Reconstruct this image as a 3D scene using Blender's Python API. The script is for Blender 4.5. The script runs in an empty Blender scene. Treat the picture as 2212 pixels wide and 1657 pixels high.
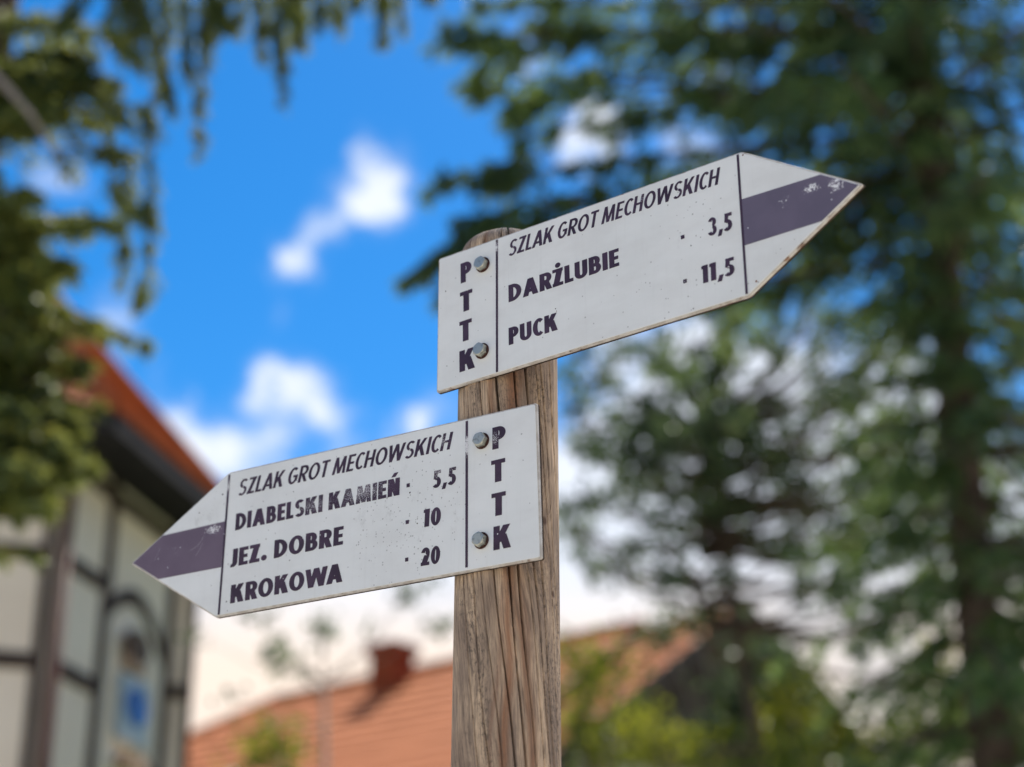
import bpy, math, random
import numpy as np
from mathutils import Vector, Matrix
from mathutils.geometry import delaunay_2d_cdt

SC = bpy.context.scene
COL = SC.collection
R = math.radians
rng = np.random.default_rng(7)

# ------------------------------------------------------------------ camera
F_PX, PITCH, ROLL, CAM_H = 3890.09, 0.40529, -0.00217, 1.6    # F_PX for a picture 2212 wide
cam = bpy.data.cameras.new('camera')
cam.sensor_width = 36.0
cam.lens = 36.0 * F_PX / 2212.0
cam.clip_start = 0.05
cam.clip_end = 3000.0
cam.dof.use_dof = True
cam.dof.focus_distance = 1.76
cam.dof.aperture_fstop = 2.9
cam.dof.aperture_blades = 0
cam_o = bpy.data.objects.new('camera', cam)
COL.objects.link(cam_o)
cam_o.location = (0, 0, CAM_H)
cam_o.rotation_euler = (Matrix.Rotation(R(90) + PITCH, 4, 'X') @ Matrix.Rotation(ROLL, 4, 'Z')).to_euler()
SC.camera = cam_o

def ray(x, y):
    """direction of a point seen at (x, y) in the 2212 x 1657 photograph"""
    X, Y = x - 1106.0, y - 828.75
    cr, sr = math.cos(ROLL), math.sin(ROLL)
    a, b = cr * X + sr * Y, -sr * X + cr * Y
    c, s = math.cos(PITCH), math.sin(PITCH)
    v = np.array([a, F_PX * c + b * s, F_PX * s - b * c])
    return v / np.linalg.norm(v)

def at(x, y, d):
    """world point surveyed at (x, y) and d metres away in plan"""
    v = ray(x, y)
    return np.array([0, 0, CAM_H]) + v * (d / math.hypot(v[0], v[1]))

# ------------------------------------------------------------------ light
SUN_AZ, SUN_EL = 23.0, 57.0
w = bpy.data.worlds.new('World')
SC.world = w
w.use_nodes = True
nt = w.node_tree
N, L = nt.nodes, nt.links
N.clear()

def node(nt, typ, **kw):
    n = nt.nodes.new(typ)
    for k, v in kw.items():
        if k == 'ins':
            for kk, vv in v.items():
                if isinstance(vv, bpy.types.NodeSocket):
                    nt.links.new(vv, n.inputs[kk])
                else:
                    n.inputs[kk].default_value = vv
        else:
            setattr(n, k, v)
    return n

def mth(nt, op, a, b=None, c=None, clamp=False):
    n = nt.nodes.new('ShaderNodeMath')
    n.operation = op
    n.use_clamp = clamp
    for i, v in enumerate((a, b, c)):
        if v is None:
            continue
        if isinstance(v, bpy.types.NodeSocket):
            nt.links.new(v, n.inputs[i])
        else:
            n.inputs[i].default_value = v
    return n.outputs[0]

def vmth(nt, op, a, b=None, out=0):
    n = nt.nodes.new('ShaderNodeVectorMath')
    n.operation = op
    for i, v in enumerate((a, b)):
        if v is None:
            continue
        if isinstance(v, bpy.types.NodeSocket):
            nt.links.new(v, n.inputs[i])
        else:
            n.inputs[i].default_value = v
    return n.outputs[out]

def mixc(nt, f, a, b, blend='MIX'):
    n = nt.nodes.new('ShaderNodeMix')
    n.data_type = 'RGBA'
    n.blend_type = blend
    for i, v in ((0, f), (6, a), (7, b)):
        if isinstance(v, bpy.types.NodeSocket):
            nt.links.new(v, n.inputs[i])
        else:
            n.inputs[i].default_value = v if i == 0 else (*v, 1) if len(v) == 3 else v
    return n.outputs[2]

def smooth(nt, v, lo, hi, a=0.0, b=1.0):
    n = nt.nodes.new('ShaderNodeMapRange')
    n.interpolation_type = 'SMOOTHSTEP'
    nt.links.new(v, n.inputs[0])
    n.inputs[1].default_value = lo
    n.inputs[2].default_value = hi
    n.inputs[3].default_value = a
    n.inputs[4].default_value = b
    return n.outputs[0]

sky = node(nt, 'ShaderNodeTexSky', sky_type='NISHITA', sun_disc=False, sun_elevation=R(SUN_EL),
           sun_rotation=R(SUN_AZ), altitude=100, air_density=1.0, dust_density=0.2, ozone_density=4.0)
hsv = node(nt, 'ShaderNodeHueSaturation', ins={'Saturation': 1.40, 'Value': 1.0, 'Color': sky.outputs[0]})
SKY_K = 0.071
dirv = node(nt, 'ShaderNodeTexCoord').outputs['Generated']
warp = node(nt, 'ShaderNodeTexNoise', ins={'Vector': dirv, 'Scale': 20.0, 'Detail': 7.0, 'Roughness': 0.62})
wv = vmth(nt, 'SUBTRACT', warp.outputs['Color'], (0.5, 0.5, 0.5))
sc_ = nt.nodes.new('ShaderNodeVectorMath'); sc_.operation = 'SCALE'
nt.links.new(wv, sc_.inputs[0]); sc_.inputs[3].default_value = 0.075
dw = vmth(nt, 'NORMALIZE', vmth(nt, 'ADD', dirv, sc_.outputs[0]))
# clouds of this sky: (x, y) where the photograph shows each one, its angular radius in picture units, its density
CLOUDS = [(775, 285, 34, .50), (800, 330, 30, .4), (785, 420, 62, .95), (850, 395, 60, .9), (815, 460, 50, .9), (715, 510, 42, .60), (650, 560, 48, .65),
          (610, 590, 36, .55), (630, 690, 26, .2), (540, 862, 52, .8), (620, 850, 60, .95), (690, 885, 44, .7), (375, 880, 42, .9),
          (385, 950, 40, .7), (450, 1010, 60, 1.0), (905, 915, 40, 1.1), (570, 985, 50, .5), (760, 960, 60, .25), (960, 850, 60, .3),
          (1270, 275, 60, .9), (1330, 300, 40, .5), (1215, 320, 40, .5), (1500, 330, 70, .5), (1560, 170, 45, .5), (1110, 120, 40, .35),
          (150, 130, 60, .4), (130, 380, 50, .45), (260, 700, 60, .5), (1150, 50, 60, .3),
          (560, 1400, 230, 2.0), (850, 1380, 230, 2.0), (1100, 1420, 220, 2.0), (1300, 1180, 220, 1.6), (1560, 1080, 260, 1.8),
          (1850, 1150, 260, 1.8), (1480, 1450, 300, 2.0), (2150, 1300, 260, 1.6), (1980, 830, 90, 1.1), (1500, 820, 130, .9),
          (1330, 760, 70, .5), (1700, 860, 100, .9)]
acc = None
for (cx, cy, r, k) in CLOUDS:
    c = ray(cx, cy)
    dt = vmth(nt, 'DOT_PRODUCT', dw, tuple(c), out=1)
    s = r / F_PX * math.cos(math.atan(math.hypot(cx - 1106, cy - 829) / F_PX))
    e = mth(nt, 'MULTIPLY', mth(nt, 'SUBTRACT', dt, 1.0), 2.0 / (s * s))
    g = mth(nt, 'MULTIPLY', mth(nt, 'EXPONENT', e), k)
    acc = g if acc is None else mth(nt, 'ADD', acc, g)
# a bank of cloud low all round and loose clouds in the rest of the sky
sep = node(nt, 'ShaderNodeSeparateXYZ', ins={'Vector': dirv})
bank = smooth(nt, sep.outputs['Z'], 0.30, 0.18)
big = node(nt, 'ShaderNodeTexNoise', ins={'Vector': dirv, 'Scale': 3.2, 'Detail': 6.0, 'Roughness': 0.55})
loose = smooth(nt, big.outputs[0], 0.50, 0.68)
front = smooth(nt, sep.outputs['Y'], 0.72, 0.5)
acc = mth(nt, 'ADD', acc, mth(nt, 'MULTIPLY', bank, 1.1))
acc = mth(nt, 'ADD', acc, mth(nt, 'MULTIPLY', loose, front))
fine = node(nt, 'ShaderNodeTexNoise', ins={'Vector': dirv, 'Scale': 34.0, 'Detail': 8.0, 'Roughness': 0.66})
cm = mth(nt, 'MULTIPLY', acc, mth(nt, 'ADD', mth(nt, 'MULTIPLY', fine.outputs[0], 2.6), -0.35))
cm = smooth(nt, cm, 0.0, 1.05)
# cloud colour: white up high, creamier towards the horizon
warmth = smooth(nt, sep.outputs['Z'], 0.31, 0.24)
ccol = mixc(nt, warmth, (0.42, 0.45, 0.51), (0.50, 0.425, 0.365))
under = node(nt, 'ShaderNodeTexNoise', ins={'Vector': dw, 'Scale': 11.0, 'Detail': 4.0, 'Roughness': 0.6})
ccol = mixc(nt, smooth(nt, under.outputs[0], 0.48, 0.72, 0.0, 0.5), ccol, (0.27, 0.30, 0.345))
skyc = mixc(nt, 1.0, hsv.outputs[0], (SKY_K, SKY_K, SKY_K), 'MULTIPLY')
col = mixc(nt, cm, skyc, ccol)
bg = node(nt, 'ShaderNodeBackground', ins={'Color': col, 'Strength': 1.0})
L.new(bg.outputs[0], node(nt, 'ShaderNodeOutputWorld').inputs[0])

sl = bpy.data.lights.new('sun', 'SUN')
sl.energy = 4.5
sl.angle = R(0.53)
sl.color = (1.0, 0.94, 0.85)
so = bpy.data.objects.new('sun', sl)
COL.objects.link(so)
sd = Vector((math.sin(R(SUN_AZ)) * math.cos(R(SUN_EL)), math.cos(R(SUN_AZ)) * math.cos(R(SUN_EL)), math.sin(R(SUN_EL))))
so.rotation_euler = sd.to_track_quat('Z', 'Y').to_euler()
so.location = sd * 30

vs = SC.view_settings
vs.view_transform = 'Standard'
vs.look = 'None'
vs.gamma = 1.0
vs.use_curve_mapping = False
vs.exposure = 1.17
SC.cycles.max_bounces = 8
SC.cycles.transparent_max_bounces = 8
SC.cycles.use_denoising = True
SC.cycles.denoising_prefilter = 'ACCURATE'
SC.cycles.use_adaptive_sampling = False

# ------------------------------------------------------------------ helpers
def material(name):
    m = bpy.data.materials.new(name)
    m.use_nodes = True
    t = m.node_tree
    return m, t, t.nodes['Principled BSDF']

def noise(t, vec, scale, detail=4.0, rough=0.55, dist=0.0):
    n = node(t, 'ShaderNodeTexNoise', ins={'Scale': scale, 'Detail': detail, 'Roughness': rough, 'Distortion': dist})
    if vec is not None:
        t.links.new(vec, n.inputs['Vector'])
    return n.outputs[0]

def objco(t):
    return node(t, 'ShaderNodeTexCoord').outputs['Object']

def scaled(t, vec, s, loc=(0, 0, 0), rot=(0, 0, 0)):
    n = node(t, 'ShaderNodeMapping')
    t.links.new(vec, n.inputs[0])
    n.inputs[1].default_value = loc
    n.inputs[2].default_value = rot
    n.inputs[3].default_value = s
    return n.outputs[0]

def bump(t, b, h, strength=0.3, dist=0.01):
    n = node(t, 'ShaderNodeBump', ins={'Strength': strength, 'Distance': dist, 'Height': h})
    t.links.new(n.outputs[0], b.inputs['Normal'])

def plain(name, c1, c2, scale=3.0, rough=0.85, bmp=0.2, bdist=0.01):
    m, t, b = material(name)
    v = objco(t)
    n = noise(t, v, scale, 6, 0.6)
    f = smooth(t, n, 0.35, 0.65)
    t.links.new(mixc(t, f, c1, c2), b.inputs['Base Color'])
    b.inputs['Roughness'].default_value = rough
    b.inputs['Specular IOR Level'].default_value = 0.15
    if bmp:
        bump(t, b, noise(t, v, scale * 8, 4), bmp, bdist)
    return m

def tag(o, label=None, cat=None, group=None, kind=None):
    if label: o['label'] = label
    if cat: o['category'] = cat
    if group: o['group'] = group
    if kind: o['kind'] = kind
    return o

def empty(name, loc=(0, 0, 0), label=None, cat=None, group=None):
    o = bpy.data.objects.new(name, None)
    o.empty_display_size = 0.2
    o.location = loc
    COL.objects.link(o)
    return tag(o, label, cat, group)

def link(name, me, mat, parent=None, smooth_=False):
    o = bpy.data.objects.new(name, me)
    if mat is not None:
        me.materials.append(mat)
    COL.objects.link(o)
    if parent is not None:
        o.parent = parent
    if smooth_:
        me.polygons.foreach_set('use_smooth', np.ones(len(me.polygons), dtype=bool))
    return o

def mesh(name, verts, faces):
    me = bpy.data.meshes.new(name)
    me.from_pydata([tuple(map(float, v)) for v in verts], [], faces)
    me.update()
    return me

def quadmesh(name, V):
    """V: (n, 4, 3) array of separate quads"""
    n = len(V)
    me = bpy.data.meshes.new(name)
    me.vertices.add(n * 4)
    me.vertices.foreach_set('co', np.ascontiguousarray(V, dtype=np.float32).ravel())
    me.loops.add(n * 4)
    me.loops.foreach_set('vertex_index', np.arange(n * 4, dtype=np.int32))
    me.polygons.add(n)
    me.polygons.foreach_set('loop_start', np.arange(0, n * 4, 4, dtype=np.int32))
    me.polygons.foreach_set('loop_total', np.full(n, 4, dtype=np.int32))
    me.update(calc_edges=True)
    return me

class MB:
    def __init__(s):
        s.v, s.f = [], []
    def add(s, v, f):
        o = len(s.v)
        s.v += [tuple(map(float, p)) for p in v]
        s.f += [tuple(i + o for i in q) for q in f]
    def hexa(s, p):
        """eight corners: bottom ring 0-3, top ring 4-7"""
        s.add(p, [(3, 2, 1, 0), (4, 5, 6, 7), (0, 1, 5, 4), (1, 2, 6, 5), (2, 3, 7, 6), (3, 0, 4, 7)])
    def bar(s, a, b, wu, wv, up=(0, 0, 1), e=0.0):
        """box along a-b, wu wide sideways, wv tall along up, drawn out by e at both ends"""
        a, b = np.array(a, float), np.array(b, float)
        d = b - a
        d /= np.linalg.norm(d)
        a, b = a - d * e, b + d * e
        u = np.cross(d, np.array(up, float)); u /= np.linalg.norm(u)
        v = np.cross(u, d)
        s.hexa([a - u * wu / 2 - v * wv / 2, a + u * wu / 2 - v * wv / 2, b + u * wu / 2 - v * wv / 2, b - u * wu / 2 - v * wv / 2,
                a - u * wu / 2 + v * wv / 2, a + u * wu / 2 + v * wv / 2, b + u * wu / 2 + v * wv / 2, b - u * wu / 2 + v * wv / 2])
    def prism(s, poly, n, h0, h1):
        """planar polygon (k,3) pushed from h0 to h1 along n"""
        P = np.array(poly, float); n = np.array(n, float); k = len(P)
        s.add(np.vstack([P + n * h0, P + n * h1]), [tuple(range(k))[::-1], tuple(range(k, 2 * k))] +
              [(i, (i + 1) % k, k + (i + 1) % k, k + i) for i in range(k)])
    def tube(s, pts, rad, seg=8):
        pts = [np.array(p, float) for p in pts]
        n = len(pts); vs_, fs = [], []
        for i, p in enumerate(pts):
            d = pts[min(i + 1, n - 1)] - pts[max(i - 1, 0)]
            d /= (np.linalg.norm(d) + 1e-9)
            ref = np.array([0, 0, 1.0]) if abs(d[2]) < 0.85 else np.array([1.0, 0, 0])
            u = np.cross(d, ref); u /= np.linalg.norm(u)
            v = np.cross(d, u)
            for k in range(seg):
                a = 2 * math.pi * k / seg
                vs_.append(p + (u * math.cos(a) + v * math.sin(a)) * rad[i])
        for i in range(n - 1):
            for k in range(seg):
                fs.append((i * seg + k, i * seg + (k + 1) % seg, (i + 1) * seg + (k + 1) % seg, (i + 1) * seg + k))
        fs.append(tuple(range(seg))[::-1]); fs.append(tuple(range((n - 1) * seg, n * seg)))
        s.add(vs_, fs)
    def build(s, name, mat, parent=None, smooth_=False, bevel=0):
        o = link(name, mesh(name, s.v, s.f), mat, parent, smooth_)
        if bevel:
            bv = o.modifiers.new('edge', 'BEVEL'); bv.width = bevel; bv.segments = 2; bv.limit_method = 'ANGLE'; bv.angle_limit = R(40)
        return o

# ------------------------------------------------------------------ materials
def blob(t, v, cx, cy, rx, ry, soft=1.0):
    p = vmth(t, 'MULTIPLY', vmth(t, 'SUBTRACT', v, (cx, cy, 0)), (1 / rx, 1 / ry, 0))
    l = vmth(t, 'LENGTH', p, out=1)
    return smooth(t, l, 1.0, 1.0 - soft)

def panel_material(name, specks, grime):
    m, t, b = material(name)
    v = objco(t)
    big = smooth(t, noise(t, v, 9, 5, 0.6), 0.3, 0.7)
    base = mixc(t, big, (0.78, 0.805, 0.785), (0.83, 0.85, 0.83))
    # fine dirt specks, denser inside the given areas
    vor = node(t, 'ShaderNodeTexVoronoi', ins={'Scale': 420.0, 'Vector': v})
    dens = mth(t, 'ADD', smooth(t, noise(t, v, 30, 4, 0.6), 0.45, 0.75, 0.004, 0.07), 0.003)
    for s in specks:
        dens = mth(t, 'ADD', dens, mth(t, 'MULTIPLY', blob(t, v, *s[:4]), s[4]))
    rndm = node(t, 'ShaderNodeSeparateColor', ins={'Color': vor.outputs['Color']})
    on = mth(t, 'LESS_THAN', rndm.outputs[0], dens)
    sz = mth(t, 'MULTIPLY', rndm.outputs[1], 0.42)
    spot = mth(t, 'MULTIPLY', mth(t, 'LESS_THAN', vor.outputs['Distance'], sz), on)
    base = mixc(t, mth(t, 'MULTIPLY', spot, 0.5), base, (0.13, 0.12, 0.11))
    smudge = smooth(t, noise(t, scaled(t, v, (1, 0.6, 1)), 55, 6, 0.7), 0.56, 0.8)
    for s in grime:
        base = mixc(t, mth(t, 'MULTIPLY', mth(t, 'MULTIPLY', smudge, blob(t, v, *s[:4])), s[4]), base, (0.2, 0.19, 0.17))
    streak = smooth(t, noise(t, scaled(t, v, (60, 3, 1)), 4, 4, 0.6), 0.5, 0.85)
    base = mixc(t, mth(t, 'MULTIPLY', streak, 0.10), base, (0.42, 0.40, 0.36))
    film = smooth(t, noise(t, scaled(t, v, (1, 2.2, 1)), 7, 5, 0.65), 0.38, 0.72)
    base = mixc(t, mth(t, 'MULTIPLY', film, 0.28), base, (0.55, 0.54, 0.51))
    t.links.new(base, b.inputs['Base Color'])
    b.inputs['Roughness'].default_value = 0.34
    b.inputs['Specular IOR Level'].default_value = 0.45
    bump(t, b, noise(t, v, 60, 3), 0.05, 0.002)
    return m

def ink_material(name, c1, c2, wears, under=(0.78, 0.78, 0.79), rough=0.45, base_wear=0.04, wscale=1300.0):
    m, t, b = material(name)
    v = objco(t)
    f = smooth(t, noise(t, v, 28, 4, 0.6), 0.35, 0.7)
    base = mixc(t, f, c1, c2)
    dens = None
    for s in wears:
        d = mth(t, 'MULTIPLY', blob(t, v, *s[:4]), s[4])
        dens = d if dens is None else mth(t, 'MAXIMUM', dens, d)
    n1 = noise(t, v, wscale, 3, 0.7)
    thr = 0.74 - base_wear
    if dens is not None:
        lim = mth(t, 'SUBTRACT', thr, mth(t, 'MULTIPLY', dens, 0.30))
    else:
        lim = thr
    chip = mth(t, 'GREATER_THAN', n1, lim)
    vor = node(t, 'ShaderNodeTexVoronoi', ins={'Scale': 130.0, 'Vector': v})
    rr = node(t, 'ShaderNodeSeparateColor', ins={'Color': vor.outputs['Color']})
    dot = mth(t, 'MULTIPLY', mth(t, 'LESS_THAN', rr.outputs[0], 0.10), mth(t, 'LESS_THAN', vor.outputs['Distance'], 0.09))
    chip = mth(t, 'MAXIMUM', chip, dot)
    t.links.new(mixc(t, chip, base, under), b.inputs['Base Color'])
    b.inputs['Roughness'].default_value = rough
    return m

def edge_material(name, rust):
    m, t, b = material(name)
    v = objco(t)
    n1 = noise(t, v, 38, 6, 0.65)
    f = smooth(t, n1, rust, rust + 0.10)
    c = mixc(t, smooth(t, noise(t, v, 90, 4), 0.4, 0.6), (0.60, 0.575, 0.53), (0.46, 0.42, 0.37))
    rc = mixc(t, smooth(t, noise(t, v, 170, 3), 0.4, 0.65), (0.24, 0.10, 0.035), (0.08, 0.035, 0.02))
    t.links.new(mixc(t, f, c, rc), b.inputs['Base Color'])
    b.inputs['Roughness'].default_value = 0.7
    bump(t, b, n1, 0.5, 0.001)
    return m

def wood_material():
    m, t, b = material('weathered_wood')
    uv = node(t, 'ShaderNodeUVMap').outputs[0]        # metres round the post, metres up
    # long lazy waves bend the grain; knots push it aside
    wn = node(t, 'ShaderNodeTexNoise', ins={'Vector': scaled(t, uv, (9, 2.6, 1)), 'Scale': 1.0, 'Detail': 2.5})
    wx = mth(t, 'MULTIPLY', mth(t, 'SUBTRACT', wn.outputs[0], 0.5), 0.075)
    sp = node(t, 'ShaderNodeSeparateXYZ', ins={'Vector': uv})
    U, V = sp.outputs[0], sp.outputs[1]
    U = mth(t, 'ADD', mth(t, 'ADD', U, wx), mth(t, 'MULTIPLY', V, 0.075))
    for (ku, kv, kr, kp) in KNOTS:
        du = mth(t, 'SUBTRACT', U, ku)
        dv = mth(t, 'MULTIPLY', mth(t, 'SUBTRACT', V, kv), 0.42)
        d2 = mth(t, 'ADD', mth(t, 'MULTIPLY', du, du), mth(t, 'MULTIPLY', dv, dv))
        g = mth(t, 'EXPONENT', mth(t, 'MULTIPLY', d2, -1.0 / (kr * kr)))
        U = mth(t, 'ADD', U, mth(t, 'MULTIPLY', g, kp))
    g = node(t, 'ShaderNodeCombineXYZ', ins={'X': U, 'Y': V}).outputs[0]
    coarse = noise(t, scaled(t, g, (40, 2.2, 1)), 1.0, 3, 0.55)
    mid = noise(t, scaled(t, g, (170, 7, 1)), 1.0, 4, 0.6)
    fine = noise(t, scaled(t, g, (700, 22, 1)), 1.0, 3, 0.7)
    rings = node(t, 'ShaderNodeTexWave', wave_type='BANDS', bands_direction='X',
                 ins={'Vector': scaled(t, g, (1, 0.035, 1)), 'Scale': 46.0, 'Distortion': 2.6, 'Detail': 3.0, 'Detail Scale': 1.2}).outputs[1]
    grey_, tan = (0.32, 0.235, 0.17), (0.76, 0.56, 0.37)
    blot = noise(t, scaled(t, g, (34, 5.0, 1)), 1.0, 5, 0.62)
    c = mixc(t, smooth(t, blot, 0.36, 0.62), grey_, tan)
    c = mixc(t, mth(t, 'MULTIPLY', smooth(t, coarse, 0.5, 0.7), 0.5), c, (0.24, 0.16, 0.11))
    c = mixc(t, mth(t, 'MULTIPLY', smooth(t, rings, 0.6, 1.0), 0.12), c, (0.14, 0.095, 0.07))
    c = mixc(t, smooth(t, mid, 0.55, 0.80, 0.0, 0.30), c, (0.12, 0.085, 0.065))
    c = mixc(t, smooth(t, mid, 0.42, 0.26, 0.0, 0.22), c, (0.52, 0.43, 0.34))
    c = mixc(t, smooth(t, fine, 0.48, 0.64, 0.0, 0.7), c, (0.10, 0.075, 0.06))
    broad = noise(t, scaled(t, g, (14, 6.0, 1)), 1.0, 3, 0.5)
    c = mixc(t, smooth(t, broad, 0.48, 0.68, 0.0, 0.5), c, (0.27, 0.19, 0.13))
    c = mixc(t, smooth(t, broad, 0.42, 0.30, 0.0, 0.40), c, (0.66, 0.56, 0.44))
    # orange-brown resin band and a silver weathered side
    for (u0, v0, sl_, wd, k, cc) in ((0.034, 0.42, 0.10, 0.0050, .80, (0.30, 0.135, 0.065)), (0.052, 0.36, -0.03, 0.0044, .75, (0.24, 0.115, 0.06)),
                                     (0.020, 0.40, 0.16, 0.0030, .40, (0.30, 0.15, 0.085)), (0.062, 0.7, 0.02, 0.004, .45, (0.25, 0.12, 0.065))):
        du = mth(t, 'SUBTRACT', mth(t, 'ADD', U, mth(t, 'MULTIPLY', mth(t, 'SUBTRACT', V, v0), -sl_)), u0)
        band = mth(t, 'EXPONENT', mth(t, 'MULTIPLY', mth(t, 'MULTIPLY', du, du), -1.0 / (wd * wd)))
        c = mixc(t, mth(t, 'MULTIPLY', band, k), c, cc)
    # pitted dark-grey weathered patch
    pit = noise(t, scaled(t, g, (420, 160, 1)), 1.0, 3, 0.8)
    patch = smooth(t, noise(t, scaled(t, g, (22, 4.0, 1)), 1.0, 4, 0.6), 0.44, 0.60)
    pm = mth(t, 'MULTIPLY', patch, smooth(t, pit, 0.46, 0.66))
    c = mixc(t, mth(t, 'MULTIPLY', pm, 0.92), c, (0.065, 0.054, 0.046))
    for (ku, kv, kr, kp) in KNOTS:
        du = mth(t, 'SUBTRACT', mth(t, 'ADD', sp.outputs[0], mth(t, 'MULTIPLY', V, 0.075)), ku)
        dv = mth(t, 'MULTIPLY', mth(t, 'SUBTRACT', V, kv), 0.7)
        d = mth(t, 'SQRT', mth(t, 'ADD', mth(t, 'MULTIPLY', du, du), mth(t, 'MULTIPLY', dv, dv)))
        c = mixc(t, smooth(t, d, kr * 0.40, kr * 0.16, 0.0, 0.85), c, (0.085, 0.045, 0.03))
    m2 = noise(t, scaled(t, g, (340, 9, 1)), 1.0, 3, 0.65)
    c = mixc(t, smooth(t, m2, 0.54, 0.68, 0.0, 0.6), c, (0.13, 0.095, 0.07))
    fib = noise(t, scaled(t, g, (1100, 60, 1)), 1.0, 2, 0.6)
    c = mixc(t, smooth(t, fib, 0.42, 0.62, 0.0, 0.35), c, (0.16, 0.12, 0.09))
    t.links.new(c, b.inputs['Base Color'])
    b.inputs['Roughness'].default_value = 0.8
    b.inputs['Specular IOR Level'].default_value = 0.25
    h = mth(t, 'ADD', mth(t, 'MULTIPLY', mid, 0.6), mth(t, 'ADD', mth(t, 'MULTIPLY', fine, 0.35), mth(t, 'MULTIPLY', mth(t, 'MULTIPLY', patch, pit), -0.5)))
    bump(t, b, h, 0.55, 0.0012)
    return m

def leaf_material(name, dark, light, yellow, trans=0.35, ty=0.12):
    m = bpy.data.materials.new(name)
    m.use_nodes = True
    t = m.node_tree
    t.nodes.clear()
    rnd = node(t, 'ShaderNodeNewGeometry').outputs['Random Per Island']
    v = objco(t)
    n = noise(t, v, 1.7, 3)
    c = mixc(t, smooth(t, n, 0.35, 0.65), dark, light)
    c = mixc(t, smooth(t, rnd, 0.6, 1.0, 0.0, 0.6), c, yellow)
    c = mixc(t, smooth(t, noise(t, v, 0.8, 2), 0.55, 0.75, 0.0, ty * 4), c, yellow)
    df = node(t, 'ShaderNodeBsdfDiffuse', ins={'Color': c})
    tr = node(t, 'ShaderNodeBsdfTranslucent', ins={'Color': mixc(t, 0.5, c, yellow)})
    gl = node(t, 'ShaderNodeBsdfGlossy', ins={'Roughness': 0.38, 'Color': (0.8, 0.85, 0.8, 1)})
    m1 = node(t, 'ShaderNodeMixShader', ins={0: trans, 1: df.outputs[0], 2: tr.outputs[0]})
    m2 = node(t, 'ShaderNodeMixShader', ins={0: 0.035, 1: m1.outputs[0], 2: gl.outputs[0]})
    t.links.new(m2.outputs[0], node(t, 'ShaderNodeOutputMaterial').inputs[0])
    return m

M = {}
KNOTS = [(0.083, 0.565, 0.010, 0.011), (0.092, 0.495, 0.008, 0.008), (0.077, 0.635, 0.012, -0.010), (0.066, 0.905, 0.014, -0.009), (-0.060, 0.50, 0.010, 0.006), (0.140, 0.55, 0.013, 0.010), (-0.12, 0.8, 0.012, 0.01)]
M['wood'] = wood_material()
M['bark'] = plain('bark', (0.085, 0.062, 0.048), (0.15, 0.115, 0.09), 6, 0.95, 0.8, 0.03)
M['greybark'] = plain('grey_bark', (0.20, 0.17, 0.15), (0.30, 0.26, 0.23), 6, 0.95, 0.6, 0.02)
M['plaster'] = plain('cream_plaster', (0.78, 0.69, 0.56), (0.83, 0.75, 0.62), 1.5, 0.9, 0.3, 0.01)
M['timber'] = plain('dark_timber', (0.040, 0.029, 0.025), (0.075, 0.056, 0.047), 5, 0.8, 0.5, 0.01)
M['redtimber'] = plain('red_brown_pipe_paint', (0.085, 0.028, 0.020), (0.115, 0.04, 0.028), 5, 0.6, 0.2, 0.004)
M['soffit'] = plain('shade_dark_boards', (0.016, 0.015, 0.017), (0.03, 0.028, 0.03), 5, 0.85, 0.4, 0.01)  # near-black puts the shade under the eaves into the board colour
M['orangetile'] = plain('orange_clay_tile', (0.34, 0.095, 0.04), (0.44, 0.14, 0.06), 4, 0.8, 0.4, 0.01)
M['paletile'] = plain('pale_clay_tile', (0.40, 0.135, 0.048), (0.46, 0.16, 0.06), 1.2, 0.8, 0.4, 0.01)
M['brick'] = plain('dark_red_brick', (0.20, 0.045, 0.02), (0.29, 0.07, 0.028), 6, 0.9, 0.5, 0.01)
M['render'] = plain('house_render', (0.50, 0.45, 0.38), (0.58, 0.53, 0.46), 2, 0.9, 0.3, 0.01)
M['boards'] = plain('brown_boards', (0.06, 0.045, 0.04), (0.10, 0.075, 0.06), 4, 0.85, 0.4, 0.01)
M['grass'] = plain('meadow_grass', (0.05, 0.085, 0.025), (0.09, 0.13, 0.04), 1.5, 0.95, 0.9, 0.05)
M['bounce_gravel'] = plain('pale_bounce_gravel', (0.36, 0.32, 0.27), (0.46, 0.42, 0.36), 3, 0.95, 0.6, 0.02)
M['needle'] = leaf_material('spruce_needles', (0.036, 0.088, 0.060), (0.095, 0.19, 0.075), (0.24, 0.30, 0.06), 0.45, 0.12)
M['sprucetip'] = leaf_material('drooping_needles', (0.038, 0.085, 0.042), (0.10, 0.165, 0.050), (0.36, 0.34, 0.05), 0.48, 0.14)
M['leaf'] = leaf_material('broad_leaves', (0.030, 0.062, 0.030), (0.07, 0.12, 0.05), (0.16, 0.21, 0.08), 0.35, 0.08)
M['bush'] = leaf_material('bush_leaves', (0.045, 0.105, 0.014), (0.085, 0.16, 0.02), (0.36, 0.33, 0.025), 0.46, 0.16)
M['panel1'] = panel_material('sign_enamel_upper', [(0.30, -0.055, 0.05, 0.03, 0.14), (0.24, -0.11, 0.05, 0.03, 0.10)], [(0.0592, -0.034, 0.012, 0.022, 0.45), (0.0576, -0.130, 0.012, 0.020, 0.45), (0.292, -0.062, 0.02, 0.03, 0.6), (0.42, -0.03, 0.05, 0.03, 0.3), (0.147, -0.098, 0.004, 0.009, 0.7)])
M['panel2'] = panel_material('sign_enamel_lower', [(-0.16, -0.09, 0.10, 0.07, 0.42), (-0.42, -0.04, 0.05, 0.04, 0.18), (-0.25, -0.02, 0.15, 0.03, 0.06)],
                             [(-0.15, -0.09, 0.12, 0.09, 0.6), (-0.43, -0.04, 0.05, 0.05, 0.4), (-0.0644, -0.036, 0.012, 0.022, 0.4), (-0.0636, -0.138, 0.012, 0.02, 0.4)])
INK1, INK2 = (0.030, 0.010, 0.026), (0.060, 0.028, 0.056)
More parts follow.
